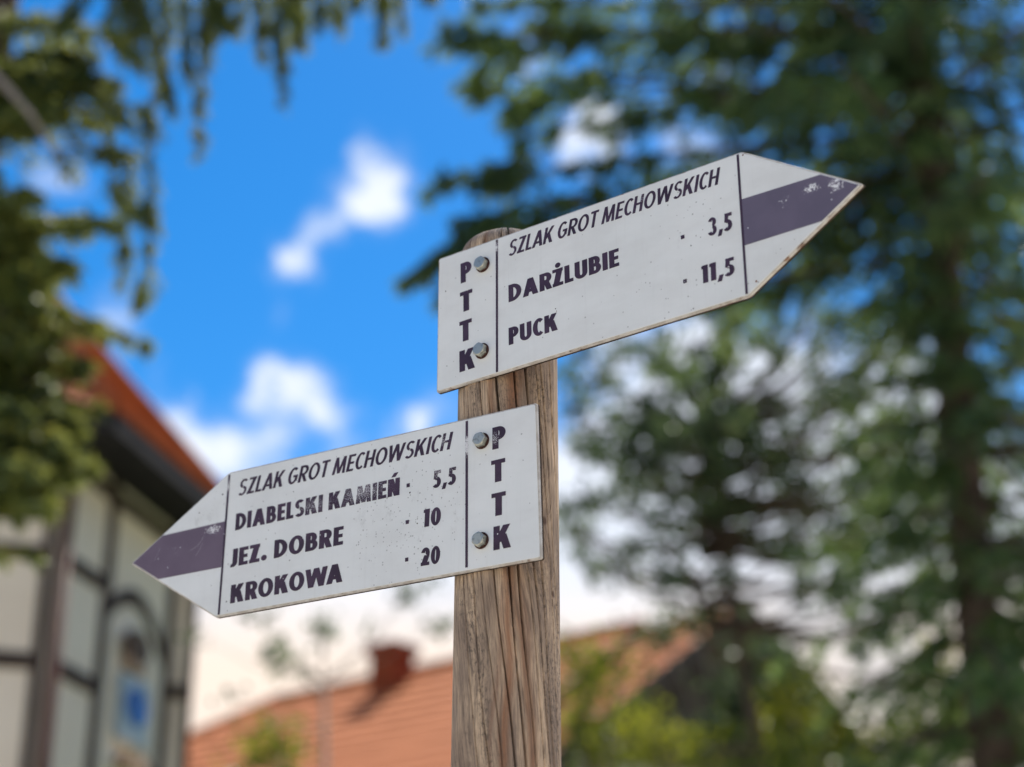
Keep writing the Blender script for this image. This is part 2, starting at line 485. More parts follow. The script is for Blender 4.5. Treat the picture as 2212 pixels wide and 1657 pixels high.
M['ink1'] = ink_material('purple_lettering_upper', INK1, INK2, [(0.0765, -0.01, 0.004, 0.012, 1.0), (0.25, -0.012, 0.006, 0.010, .6), (0.293, -0.115, .003, .003, .6)], base_wear=0.0)
M['ink2'] = ink_material('purple_lettering_lower', INK1, INK2, [(-0.210, -0.052, 0.060, 0.024, .70), (-0.27, -0.055, 0.05, 0.016, .62), (-0.11, -0.050, 0.03, 0.012, .72),
                         (-0.112, -0.018, 0.018, 0.016, .62), (-0.082, -0.028, 0.006, 0.02, 1.2), (-0.05, -0.027, 0.010, 0.014, .7), (-0.3905, -0.012, 0.004, 0.016, .9)], base_wear=0.0)
M['band1'] = ink_material('violet_band_upper', (0.120, 0.100, 0.146), (0.138, 0.114, 0.165), [(0.428, -0.062, 0.016, 0.010, .95), (0.452, -0.066, 0.016, 0.016, .95), (0.40, -0.066, 0.02, 0.010, .5)], base_wear=0.0, wscale=330)
M['band2'] = ink_material('violet_band_lower', (0.128, 0.090, 0.128), (0.150, 0.108, 0.150), [(-0.408, -0.058, 0.022, 0.009, 1.0), (-0.46, -0.072, 0.02, 0.010, .4)], base_wear=0.0, wscale=480)
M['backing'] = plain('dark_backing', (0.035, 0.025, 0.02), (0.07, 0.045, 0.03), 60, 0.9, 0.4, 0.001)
M['edge1'] = edge_material('rusty_sign_edge', 0.56)
M['edge2'] = edge_material('grimy_sign_edge', 0.62)
def metal(name, c, rough, met=1.0, ns=60):
    m, t, b = material(name)
    v = objco(t)
    t.links.new(mixc(t, smooth(t, noise(t, v, ns * 4, 4), 0.5, 0.7, 0, 0.6), c, tuple(x * 0.45 for x in c)), b.inputs['Base Color'])
    b.inputs['Metallic'].default_value = met
    b.inputs['Roughness'].default_value = rough
    bump(t, b, noise(t, v, ns * 8, 3), 0.25, 0.0006)
    return m
M['zinc'] = metal('zinc_bolt', (0.50, 0.50, 0.43), 0.45)
M['rust'] = metal('rusty_washer', (0.050, 0.014, 0.009), 0.8, 0.0)
M['scratch'] = plain('scratch', (0.45, 0.42, 0.47), (0.55, 0.52, 0.56), 50, 0.6, 0)
M['dirt'] = plain('dark_fleck', (0.03, 0.022, 0.02), (0.05, 0.035, 0.03), 50, 0.8, 0)
M['rustspot'] = plain('rust_fleck', (0.16, 0.05, 0.02), (0.2, 0.07, 0.03), 50, 0.8, 0)
M['blue'] = plain('blue_enamel', (0.01, 0.12, 0.42), (0.02, 0.17, 0.5), 5, 0.4, 0)
M['paleblue'] = plain('pale_blue_board', (0.38, 0.50, 0.58), (0.46, 0.56, 0.62), 5, 0.6, 0)
M['carving'] = plain('brown_carved_wood', (0.10, 0.07, 0.05), (0.16, 0.11, 0.08), 12, 0.7, 0.5, 0.01)
M['tanwood'] = plain('tan_wood', (0.42, 0.28, 0.19), (0.5, 0.35, 0.25), 8, 0.7, 0.3, 0.01)
M['glass'] = metal('window_glass', (0.05, 0.06, 0.07), 0.08, 0.0, 2)

# ------------------------------------------------------------------ setting: ground
def sheet(name, x0, x1, y0, y1, z, mat):
    o = link(name, mesh(name, [(x0, y0, z), (x1, y0, z), (x1, y1, z), (x0, y1, z)], [(0, 1, 2, 3)]), mat)
    return tag(o, kind='structure')
sheet('ground', -900, 900, -900, 1500, 0.0, M['grass'])
sheet('bounce_sheet', -14, 22, -16, 11.2, 0.004, M['bounce_gravel'])  # unseen pale gravel, added and widened to bounce sunlight onto walls and signs

# ------------------------------------------------------------------ the half-timbered church
Z0 = CAM_H
church = empty('timber_church', (-4.85, 14.0, 0),
               'six-sided half-timbered church end with cream plaster, dark beams and an orange tiled roof', 'church')
def church_parts():
    off = np.array([4.85, -14.0, 0])
    a0 = R(13)
    C1 = np.array([-3.32, 12.57, 0]); side = 2.115
    # corners of the hexagon, going round from C1 to C2 and on
    corners = [C1]
    az = a0
    for k in range(5):
        corners.append(corners[-1] + side * np.array([math.sin(az), math.cos(az), 0]))
        az -= R(60)
    cen = sum(corners) / 6
    top = Z0 + 4.93
    out = [(c - cen) / np.linalg.norm(c - cen) for c in corners]
    for k in range(6):
        p, q = corners[k] + off, corners[(k + 1) % 6] + off
        d = (q - p) / np.linalg.norm(q - p)
        n = np.array([d[1], -d[0], 0])
        if n @ (p - off - cen) < 0: n = -n
        m = MB()
        m.hexa([p, q, q - n * .2, p - n * .2, p + (0, 0, top), q + (0, 0, top), q - n * .2 + (0, 0, top), p - n * .2 + (0, 0, top)])
        m.build('wall', M['plaster'], church)
        # posts
        tm = 0.13
        def pole(t, w=tm, mat=M['timber'], name='post', proud=.025):
            b = MB(); c = p + d * t
            b.hexa([c - d * w / 2 + n * proud, c + d * w / 2 + n * proud, c + d * w / 2 - n * .03, c - d * w / 2 - n * .03] +
                   [x + np.array([0, 0, top - .01]) for x in (c - d * w / 2 + n * proud, c + d * w / 2 + n * proud, c + d * w / 2 - n * .03, c - d * w / 2 - n * .03)])
            b.build(name, mat, church)
        def rail(t0, t1, z, h=.12, proud=.021):
            b = MB(); a_, b_ = p + d * t0 + (0, 0, z), p + d * t1 + (0, 0, z)
            b.hexa([a_ + n * proud, b_ + n * proud, b_ - n * .02, a_ - n * .02] + [x + np.array([0, 0, h]) for x in (a_ + n * proud, b_ + n * proud, b_ - n * .02, a_ - n * .02)])
            b.build('rail', M['timber'], church)
        pole(side - .07, .08 if k == 5 else tm)
        pole(.05 if k == 0 else .07, .07 if k == 0 else tm)
        mids = [.82] if k == 0 else [.7, 1.4]
        for t in mids: pole(t)
        for z in (0.15, 1.0, 1.95, 2.9, Z0 + 3.18, Z0 + 3.98, Z0 + 4.72):
            if k == 0:
                rail(.07, .82, z)
                if z > 6 or z < 2.95: rail(.82, side - .07, z, proud=.019)
            else:
                rail(.07, side - .07, z)
        if k == 0:
            # curved brace over the painted panel
            arc = MB()
            pts = []
            for i in range(13):
                s = i / 12
                t = .82 + s * (side - .14 - .82)
                z = Z0 + 3.55 + .42 * math.sin(math.pi * (0.12 + s * 0.83)) + .06
                pts.append((t, z))
            for i in range(12):
                (t0, z0), (t1, z1) = pts[i], pts[i + 1]
                A, B = p + d * t0, p + d * t1
                arc.hexa([A + n * .024 + (0, 0, z0), B + n * .024 + (0, 0, z1), B - n * .02 + (0, 0, z1), A - n * .02 + (0, 0, z0),
                          A + n * .024 + (0, 0, z0 + .13), B + n * .024 + (0, 0, z1 + .13), B - n * .02 + (0, 0, z1 + .13), A - n * .02 + (0, 0, z0 + .13)])
            arc.build('curved_brace', M['timber'], church)
            low = MB()
            for (ta, za, tb, zb) in ((side - .45, Z0 + 2.88, side - .05, Z0 + 2.66),):
                low.bar(p + d * ta + n * .012 + (0, 0, za), p + d * tb + n * .012 + (0, 0, zb), .03, .12)
            low.build('brace', M['timber'], church)
    # the small annex wall that closes the far corner
    C2 = corners[1] + off
    e = np.array([math.sin(R(73)), math.cos(R(73)), 0]); f = np.array([-e[1], e[0], 0])
    m = MB(); q = C2 + e * .20
    m.hexa([C2 - f * .0, q, q + f * 1.5, C2 + f * 1.5] + [x + np.array([0, 0, top]) for x in (C2, q, q + f * 1.5, C2 + f * 1.5)])
    m.build('annex_wall', M['plaster'], church)
    for z in (1.9, 2.95, Z0 + 2.45, Z0 + 3.52):
        b = MB(); b.bar(C2 + (0, 0, z) - f * .012, q + (0, 0, z) - f * .012, .03, .12); b.build('rail', M['timber'], church)
    b = MB(); b.bar(q - e * .03 - f * .012, q - e * .03 - f * .012 + (0, 0, top - .01), .06, .03, up=(0, 1, 0)); b.build('post', M['timber'], church)
    # rain pipe down the near corner
    pp = corners[0] + off + out[0] * .10
    b = MB(); b.tube([pp + (0, 0, .1), pp + (0, 0, top - .15)], [.042, .042], 14); b.build('rain_pipe', M['redtimber'], church, True)
    # eaves: boarded soffit and roof
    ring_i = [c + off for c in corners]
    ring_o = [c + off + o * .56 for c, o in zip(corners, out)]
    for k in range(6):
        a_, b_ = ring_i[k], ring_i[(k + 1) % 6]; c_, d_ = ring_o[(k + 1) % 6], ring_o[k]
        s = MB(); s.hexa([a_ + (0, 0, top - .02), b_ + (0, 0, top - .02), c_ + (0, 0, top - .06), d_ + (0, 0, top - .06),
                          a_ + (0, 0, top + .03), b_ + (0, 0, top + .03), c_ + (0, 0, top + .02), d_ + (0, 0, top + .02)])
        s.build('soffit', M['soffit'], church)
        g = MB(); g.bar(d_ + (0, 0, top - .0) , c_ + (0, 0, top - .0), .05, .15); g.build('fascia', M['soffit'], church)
    apex = cen + off + np.array([0, 0, Z0 + 7.85])
    for k in range(6):
        c_, d_ = ring_o[(k + 1) % 6] + (0, 0, top + .08), ring_o[k] + (0, 0, top + .08)
        rows = 16
        for i in range(rows):
            s0, s1 = i / rows, (i + 1) / rows
            a1, b1 = d_ + (apex - d_) * s0, c_ + (apex - c_) * s0
            a2, b2 = d_ + (apex - d_) * s1, c_ + (apex - c_) * s1
            nrm = np.cross(c_ - d_, apex - d_); nrm /= np.linalg.norm(nrm)
            if nrm[2] < 0: nrm = -nrm
            s = MB(); s.add([a1 + nrm * .045, b1 + nrm * .045, b2 + nrm * .012, a2 + nrm * .012, a1 - nrm * .01, b1 - nrm * .01, b2 - nrm * .01, a2 - nrm * .01],
                            [(0, 1, 2, 3), (7, 6, 5, 4), (0, 4, 5, 1), (1, 5, 6, 2), (2, 6, 7, 3), (3, 7, 4, 0)])
            s.build('tile_course', M['orangetile'], church)
        h = MB(); h.tube([d_ + (0, 0, .04), apex + (0, 0, .04)], [.06, .05], 8); h.build('hip_tiles', M['orangetile'], church, True)
    return corners, a0
corners, a0 = church_parts()
# things fixed on the church wall
fd = np.array([math.sin(a0), math.cos(a0), 0]); fn = np.array([fd[1], -fd[0], 0])
def onwall(px, py, out=.03):
    """point of the church's right-hand wall seen at px, py"""
    v = ray(px, py); o = corners[0] - np.array([0, 0, CAM_H])
    k = ((corners[0][:2] @ fn[:2])) / (v[:2] @ fn[:2])
    return np.array([0, 0, CAM_H]) + v * k + fn * out
def wallbox(px, py, wpx, hpx, depth, name, mat, parent=None, out=.03, oval=False):
    c = onwall(px, py, out); dist = math.hypot(c[0], c[1])
    w_, h_ = wpx / F_PX * dist / abs(math.sin(R(13) - math.atan2(c[0], c[1]))), hpx / F_PX * dist / math.cos(R(14))
    m = MB()
    if oval:
        pts = [c + fd * w_ / 2 * math.cos(a) + np.array([0, 0, h_ / 2 * math.sin(a)]) for a in np.linspace(0, 2 * math.pi, 20, endpoint=False)]
    else:
        pts = [c + fd * sx * w_ / 2 + np.array([0, 0, sz * h_ / 2]) for sx, sz in ((-1, -1), (1, -1), (1, 1), (-1, 1))]
    m.prism(pts, fn, 0, depth)
    return m.build(name, mat, parent, bevel=.008)
rel = empty('wall_relief', (0, 0, 0), 'dark oval wooden relief under the curved brace on the church wall', 'relief')
wallbox(280, 1400, 48, 70, .06, 'oval_carving', M['carving'], rel, oval=True)
wallbox(278, 1441, 40, 26, .05, 'lower_rim', M['tanwood'], rel)
brd = empty('blue_board', (0, 0, 0), 'pale blue painted board with deep blue centre on the church wall', 'wall board')
wallbox(276, 1538, 62, 135, .03, 'board', M['paleblue'], brd)
wallbox(277, 1530, 44, 78, .025, 'blue_centre', M['blue'], brd, out=.062, oval=True)
sh = wallbox(262, 1652, 40, 30, .12, 'wall_shelf', M['tanwood'])
tag(sh, 'small tan wooden shelf below the blue board on the church wall', 'shelf')

# ------------------------------------------------------------------ houses behind
def tiled_plane(parent, e0, e1, r1, r0, mat, rows=14, cols=0):
    """roof slope from eave e0-e1 up to ridge r0-r1, in overlapping courses"""
    e0, e1, r0, r1 = map(lambda a: np.array(a, float), (e0, e1, r0, r1))
    nrm = np.cross(e1 - e0, r0 - e0); nrm /= np.linalg.norm(nrm)
    if nrm[2] < 0: nrm = -nrm
    for i in range(rows):
        s0, s1 = i / rows, (i + 1) / rows
        a1, b1, a2, b2 = e0 + (r0 - e0) * s0, e1 + (r1 - e1) * s0, e0 + (r0 - e0) * s1, e1 + (r1 - e1) * s1
        if np.linalg.norm(b2 - a2) < 1e-4: b2 = b2 + (b1 - a1) * 1e-3
        k = 24; vs_, fs = [], []
        for j in range(k + 1):
            u = j / k
            wv_ = .02 * (j % 2)
            p, q = a1 + (b1 - a1) * u, a2 + (b2 - a2) * u
            vs_ += [p + nrm * (.05 + wv_), q + nrm * (.015 + wv_), p - nrm * .02, q - nrm * .02]
        for j in range(k):
            o = j * 4
            fs += [(o, o + 4, o + 5, o + 1), (o + 2, o + 3, o + 7, o + 6), (o, o + 2, o + 6, o + 4), (o + 1, o + 5, o + 7, o + 3)]
        fs += [(0, 1, 3, 2), (k * 4, k * 4 + 2, k * 4 + 3, k * 4 + 1)]
        link('tile_course', mesh('tile_course', vs_, fs), mat, parent)

def house(name, R1, R2, zr, half, drop, label, tilemat, hip1, wallm, gable2=None):
    root = empty(name, (R1[0], R1[1], 0), label, 'house')
    o = np.array([R1[0], R1[1], 0])
    a, b = np.array([*R1, zr]) - o, np.array([*R2, zr]) - o
    d = (b - a); d[2] = 0; Ln = np.linalg.norm(d); d /= Ln
    n = np.array([d[1], -d[0], 0])
    if n[1] > 0: n = -n                                   # towards the camera side
    ze = zr - drop
    ext = half if hip1 else 0
    def E(t, s, z=ze): return np.array([*(a + d * t + n * s)[:2], z])
    tiled_plane(root, E(-ext, half), E(Ln, half), b, a, tilemat)
    tiled_plane(root, E(-ext, -half), E(Ln, -half), b, a, tilemat)
    if hip1: tiled_plane(root, E(-ext, -half), E(-ext, half), a, a, tilemat)
    m = MB(); m.tube([a + (0, 0, .05), b + (0, 0, .05)], [.1, .1], 8); m.build('ridge_tiles', tilemat, root, True)
    if hip1:
        for s in (half, -half):
            m = MB(); m.tube([E(-ext, s) + (0, 0, .05), a + (0, 0, .05)], [.09, .09], 8); m.build('hip_tiles', tilemat, root, True)
    hw = half - .4; t0 = -ext + .4 if hip1 else .3; t1 = Ln - .3
    zt = ze + .3
    cs = [E(t0, hw, 0), E(t1, hw, 0), E(t1, -hw, 0), E(t0, -hw, 0)]
    for i in range(4):
        p, q = cs[i], cs[(i + 1) % 4]
        inn = -(np.cross(q - p, (0, 0, 1))); inn /= np.linalg.norm(inn)
        c = sum(cs) / 4
        if inn @ (c - p) < 0: inn = -inn
        m = MB(); m.hexa([p, q, q + inn * .25, p + inn * .25] + [x + np.array([0, 0, zt]) for x in (p, q, q + inn * .25, p + inn * .25)])
        m.build('wall', wallm, root)
    # windows in the long front wall
    for k in range(3):
        t = t0 + (t1 - t0) * (k + .5) / 3
        m = MB()
        c = E(t, hw + .01, ze - 1.7)
        for (x0, x1, z0, z1) in ((-.55, .55, -.7, -.62), (-.55, .55, .62, .7), (-.55, -.47, -.62, .62), (.47, .55, -.62, .62), (-.03, .03, -.62, .62)):
            P = [c + d * x0 + (0, 0, z0), c + d * x1 + (0, 0, z0), c + d * x1 + (0, 0, z1), c + d * x0 + (0, 0, z1)]
            m.prism(P, n, 0, .05)
        fr = m.build('window', M['boards'], root)
        m = MB(); P = [c + d * x + (0, 0, z) for x, z in ((-.47, -.62), (.47, -.62), (.47, .62), (-.47, .62))]
        m.prism(P, n, .005, .02); m.build('pane', M['glass'], fr)
    gb = MB()
    for t in ([t1] if hip1 else [t0, t1]):
        P = [E(t, hw, zt), E(t, -hw, zt), E(t, 0, zr - .25)]
        gb = MB(); gb.prism(P, d, -.1, .1); gb.build('gable', M['boards'], root)
        sgn = 1 if t == t1 else -1
        edge = Ln if sgn > 0 else 0
        for s in (half, -half):
            gb = MB(); gb.bar(E(edge, s, ze) + d * sgn * .03 - (0, 0, .08), a * 0 + E(edge, 0, zr) + d * sgn * .03 - (0, 0, .08), .06, .26); gb.build('barge_board', M['boards'], root)
    return root, a, b, d, n, o
h1, a, b, d, n, o = house('tiled_house', (-4.10, 30.5), (1.9, 25.7), CAM_H + 7.13, 4.6, 3.1,
             'house with plain orange hipped roof carrying a dark red chimney, right of the church', M['paletile'], True, M['render'])
# chimney
cpos = np.array([*at(846, 1480, 28.2)[:2], 0]) - o
ch = MB(); zt = CAM_H + 7.50
cc = np.array([cpos[0], cpos[1], 0])
def ring(c, hw, z): return [c + d * sx * hw + n * sy * hw + np.array([0, 0, z]) for sx, sy in ((-1, -1), (1, -1), (1, 1), (-1, 1))]
ch.hexa(ring(cc, .25, CAM_H + 6.0) + ring(cc, .25, zt - .16))
cho = ch.build('chimney', M['brick'], h1)
m = MB(); m.hexa(ring(cc, .31, zt - .16) + ring(cc, .31, zt)); m.build('chimney_cap', M['brick'], cho)
house('gabled_house', (0.2, 27.6), (3.19, 23.8), CAM_H + 6.88, 3.6, 2.6,
      'house with pale tiled roof and dark boarded gable half hidden by bushes', M['paletile'], False, M['render'])

# ------------------------------------------------------------------ trees
def unit(n):
    v = rng.normal(size=(n, 3)); return v / np.linalg.norm(v, axis=1, keepdims=True)

def leaf_quads(c, ln, wd, axis=None, spread=1.0):
    """diamond leaves at c with random turn; axis biases their direction"""
    k = len(c)
    a = unit(k)
    if axis is not None:
        a = axis + a * spread
        a /= np.linalg.norm(a, axis=1, keepdims=True)
    r = unit(k)
    b = np.cross(a, r); b /= np.linalg.norm(b, axis=1, keepdims=True)
    l = (ln * rng.uniform(.65, 1.25, k))[:, None]; w_ = (wd * rng.uniform(.7, 1.2, k))[:, None]
    up = np.cross(a, b)
    return np.stack([c, c + a * l * .45 + b * w_ * .5, c + a * l - up * l * .08, c + a * l * .45 - b * w_ * .5], 1)

def broad_crown(blobs, ln, wd, limb_to=None, rad=.05, depth=.9, clump=.16, seg=6, droop=0):
    """blobs: (px, py, rx, ry, dist, leaves) ellipsoids of clumped leaves. returns leaf quads and limb MB"""
    Q = []; tw = MB()
    for (px, py, rx, ry, dist, nl) in blobs:
        c = at(px, py, dist); sl = np.linalg.norm(c - (0, 0, CAM_H))
        hr, vr = rx / F_PX * sl, ry / F_PX * sl
        nc = max(2, int(nl / 22))
        u = unit(nc) * (rng.uniform(0, 1, nc) ** (1 / 2.4))[:, None]
        cc = c + u * np.array([hr, max(hr, vr) * depth, vr])
        per = max(1, int(nl / nc))
        lc = np.repeat(cc, per, 0)
        off = rng.normal(size=(len(lc), 3)) * clump * np.array([1, 1, .8])
        lc = lc + off
        Q.append(leaf_quads(lc, ln, wd))
        if limb_to is not None:
            root = np.array(limb_to, float)
            base = root + (0, 0, min(0, c[2] - root[2] - .2))
            mid = (base * .45 + c * .55) + (0, 0, -.08 * np.linalg.norm(c - base))
            tw.tube([base, mid, c], [rad, rad * .6, rad * .25], seg)
            for k in rng.choice(nc, min(nc, 7), replace=False):
                tw.tube([c * .8 + mid * .2, (c + cc[k]) / 2 + rng.normal(size=3) * .04, cc[k]], [rad * .3, rad * .18, rad * .08], 4)
    return np.concatenate(Q), tw

def spray(p0, p1, width, n, ln=.07, wd=.016, sag=.0, jit=.25, hang=.35):
    """a spruce bough: needled twigs along p0-p1, hanging a little, as quads; returns also the bough's line"""
    p0, p1 = np.array(p0, float), np.array(p1, float)
    Ld = np.linalg.norm(p1 - p0)
    pts = [p0 + (p1 - p0) * s + np.array([0, 0, -sag * Ld * s * s]) for s in np.linspace(0, 1, 6)]
    t = rng.uniform(0.06, 1, n) ** .85
    seg = np.array(pts)
    idx = np.minimum((t * 5).astype(int), 4); fr = t * 5 - idx
    base = seg[idx] * (1 - fr)[:, None] + seg[idx + 1] * fr[:, None]
    d = (p1 - p0) / Ld
    side = np.cross(d, (0, 0, 1)); side /= (np.linalg.norm(side) + 1e-9)
    # side twigs: needles sit along lines that leave the bough both ways and droop
    ntw = max(4, int(n / 26))
    tt = rng.uniform(.05, 1, ntw); sg = rng.choice([-1, 1], ntw)
    k = rng.integers(0, ntw, n)
    it = np.minimum((tt * 5).astype(int), 4); f2 = tt * 5 - it
    tb = seg[it] * (1 - f2)[:, None] + seg[it + 1] * f2[:, None]
    tl = width * (1.05 - .75 * tt) * rng.uniform(.6, 1.2, ntw)
    td = d * .55 + side[None, :] * (sg * rng.uniform(.3, 1, ntw))[:, None] + np.array([0, 0, -1.0]) * rng.uniform(hang * .4, hang * 1.6, ntw)[:, None]
    td /= np.linalg.norm(td, axis=1, keepdims=True)
    s = rng.uniform(0, 1, n)
    c = tb[k] + td[k] * (tl[k] * s)[:, None] + rng.normal(size=(n, 3)) * .008
    ax = td[k] + unit(n) * .75
    ax /= np.linalg.norm(ax, axis=1, keepdims=True)
    return leaf_quads(c, ln, wd, ax, jit), pts

def tree(name, label, base, trunk_pts, radii, quads, limbs, leafm, barkm, group=None, crown='crown'):
    root = empty(name, tuple(base), label, 'tree', group)
    b = np.array(base, float)
    m = MB(); m.tube([np.array(p) - b for p in trunk_pts], radii, 16)
    m.build('trunk', barkm, root, True)
    if limbs is not None and limbs.v:
        limbs.v = [tuple(np.array(v) - b) for v in limbs.v]
        limbs.build('limbs', barkm, root, True)
    link(crown, quadmesh(crown, quads - b), leafm, root)
    return root

# --- the tall spruce on the right
def big_spruce():
    base = np.array([*at(2150, 1657, 9.0)[:2], 0.0])
    tp = at(1950, -350, 9.0)
    axis = np.array([base[0], base[1]])
    H = 17.0
    def trunk_at(z): return np.array([base[0] + .02 * math.sin(z * 1.3), base[1] + .02 * math.cos(z), z])
    tr = [trunk_at(z) for z in np.linspace(0, H, 12)]
    rad = [.14 - .0115 * i for i in range(12)]
    Q = []; lim = MB()
    def bough(p0, p1, width, n, r=.022, sag=.05, hang=.45):
        q, pts = spray(p0, p1, width, n, ln=.085, wd=.022, sag=sag, hang=hang)
        Q.append(q); lim.tube(pts, [r, r * .85, r * .7, r * .55, r * .4, r * .2], 5)
    # whorls
    z = 2.6
    while z < H - .3:
        nb = rng.integers(5, 8)
        a0_ = rng.uniform(0, 2 * math.pi)
        ln_ = 2.0 * (1 - (z / H) ** 2.2) + .25
        for k in range(nb):
            a_ = a0_ + 2 * math.pi * k / nb + rng.normal() * .25
            l = ln_ * rng.uniform(.55, 1.1)
            # keep the window to the left of the trunk open low down, where the photograph shows the broadleaf tree
            if z < 6.3 and math.cos(a_ - math.pi) > .2: l *= .42
            p0 = trunk_at(z)
            p1 = p0 + np.array([math.cos(a_) * l, math.sin(a_) * l, rng.uniform(-.45, .02) * l])
            bough(p0, p1, .46, int(430 * l / 1.6))
        z += rng.uniform(.19, .29)
    # the long boughs that reach out to the left over the signs: start, end in the picture, distance of the tip
    LONG = [((1960, 40), (960, 30), 7.6, 900, .34), ((1960, 0), (1180, -30), 8.0, 600, .4), ((1960, 120), (1130, 250), 7.9, 800, .40),
            ((1965, 150), (1290, 190), 8.6, 620, .36), ((1970, 260), (1060, 330), 7.7, 900, .34), ((1975, 330), (930, 560), 7.4, 1100, .36),
            ((1975, 360), (1120, 470), 8.3, 700, .34), ((1975, 300), (1400, 350), 9.4, 600, .36), ((1980, 420), (1350, 520), 8.2, 800, .36),
            ((1985, 520), (1500, 600), 8.4, 600, .36), ((1965, 60), (1450, 60), 8.4, 650, .45), ((1965, 100), (1560, 230), 9.4, 500, .4),
            ((1970, 210), (1060, 120), 8.4, 420, .26), ((1960, -60), (1320, -10), 8.8, 500, .45)]
    for (s, e, dd, n_, w_) in LONG:
        p1 = at(*e, dd)
        v0 = at(*s, 9.0)
        p0 = trunk_at(v0[2] - .1)
        bough(p0, p1, w_ * 1.15, int(n_ * 1.7), r=.03, sag=.05, hang=.6)
    # boughs that hang down on the near side and cover the trunk
    for z in np.arange(3.0, 12.0, .27):
        a_ = math.atan2(-base[1], -base[0]) + rng.normal() * .55
        l = rng.uniform(.5, 1.0)
        p0 = trunk_at(z + .3); p1 = p0 + np.array([math.cos(a_) * l, math.sin(a_) * l, -rng.uniform(.15, .5) * l])
        bough(p0, p1, .42, 300, r=.012, hang=.9)
    # side branches that fill the ends of the long boughs
    for (s, e, dd, n_, w_) in [((1180, 330), (945, 385), 7.7, 700, .30), ((1180, 240), (1000, 150), 7.9, 500, .26), ((1130, 430), (880, 590), 7.4, 800, .24),
                               ((1160, 110), (965, 45), 7.6, 600, .26), ((1260, 430), (990, 470), 7.6, 700, .26), ((1300, 150), (1080, 230), 7.8, 600, .28),
                               ((1350, 60), (1150, 40), 7.8, 600, .26), ((1450, 400), (1200, 420), 7.9, 600, .28), ((1300, -10), (1020, 0), 7.8, 500, .22)]:
        bough(at(*s, dd + .2), at(*e, dd), w_, n_, r=.012, sag=.02, hang=.7)
    q = np.concatenate(Q)
    tree('spruce_tree', 'tall dark spruce right of the signs with long drooping boughs over them', base, tr, rad, q, lim, M['needle'], M['bark'])
big_spruce()

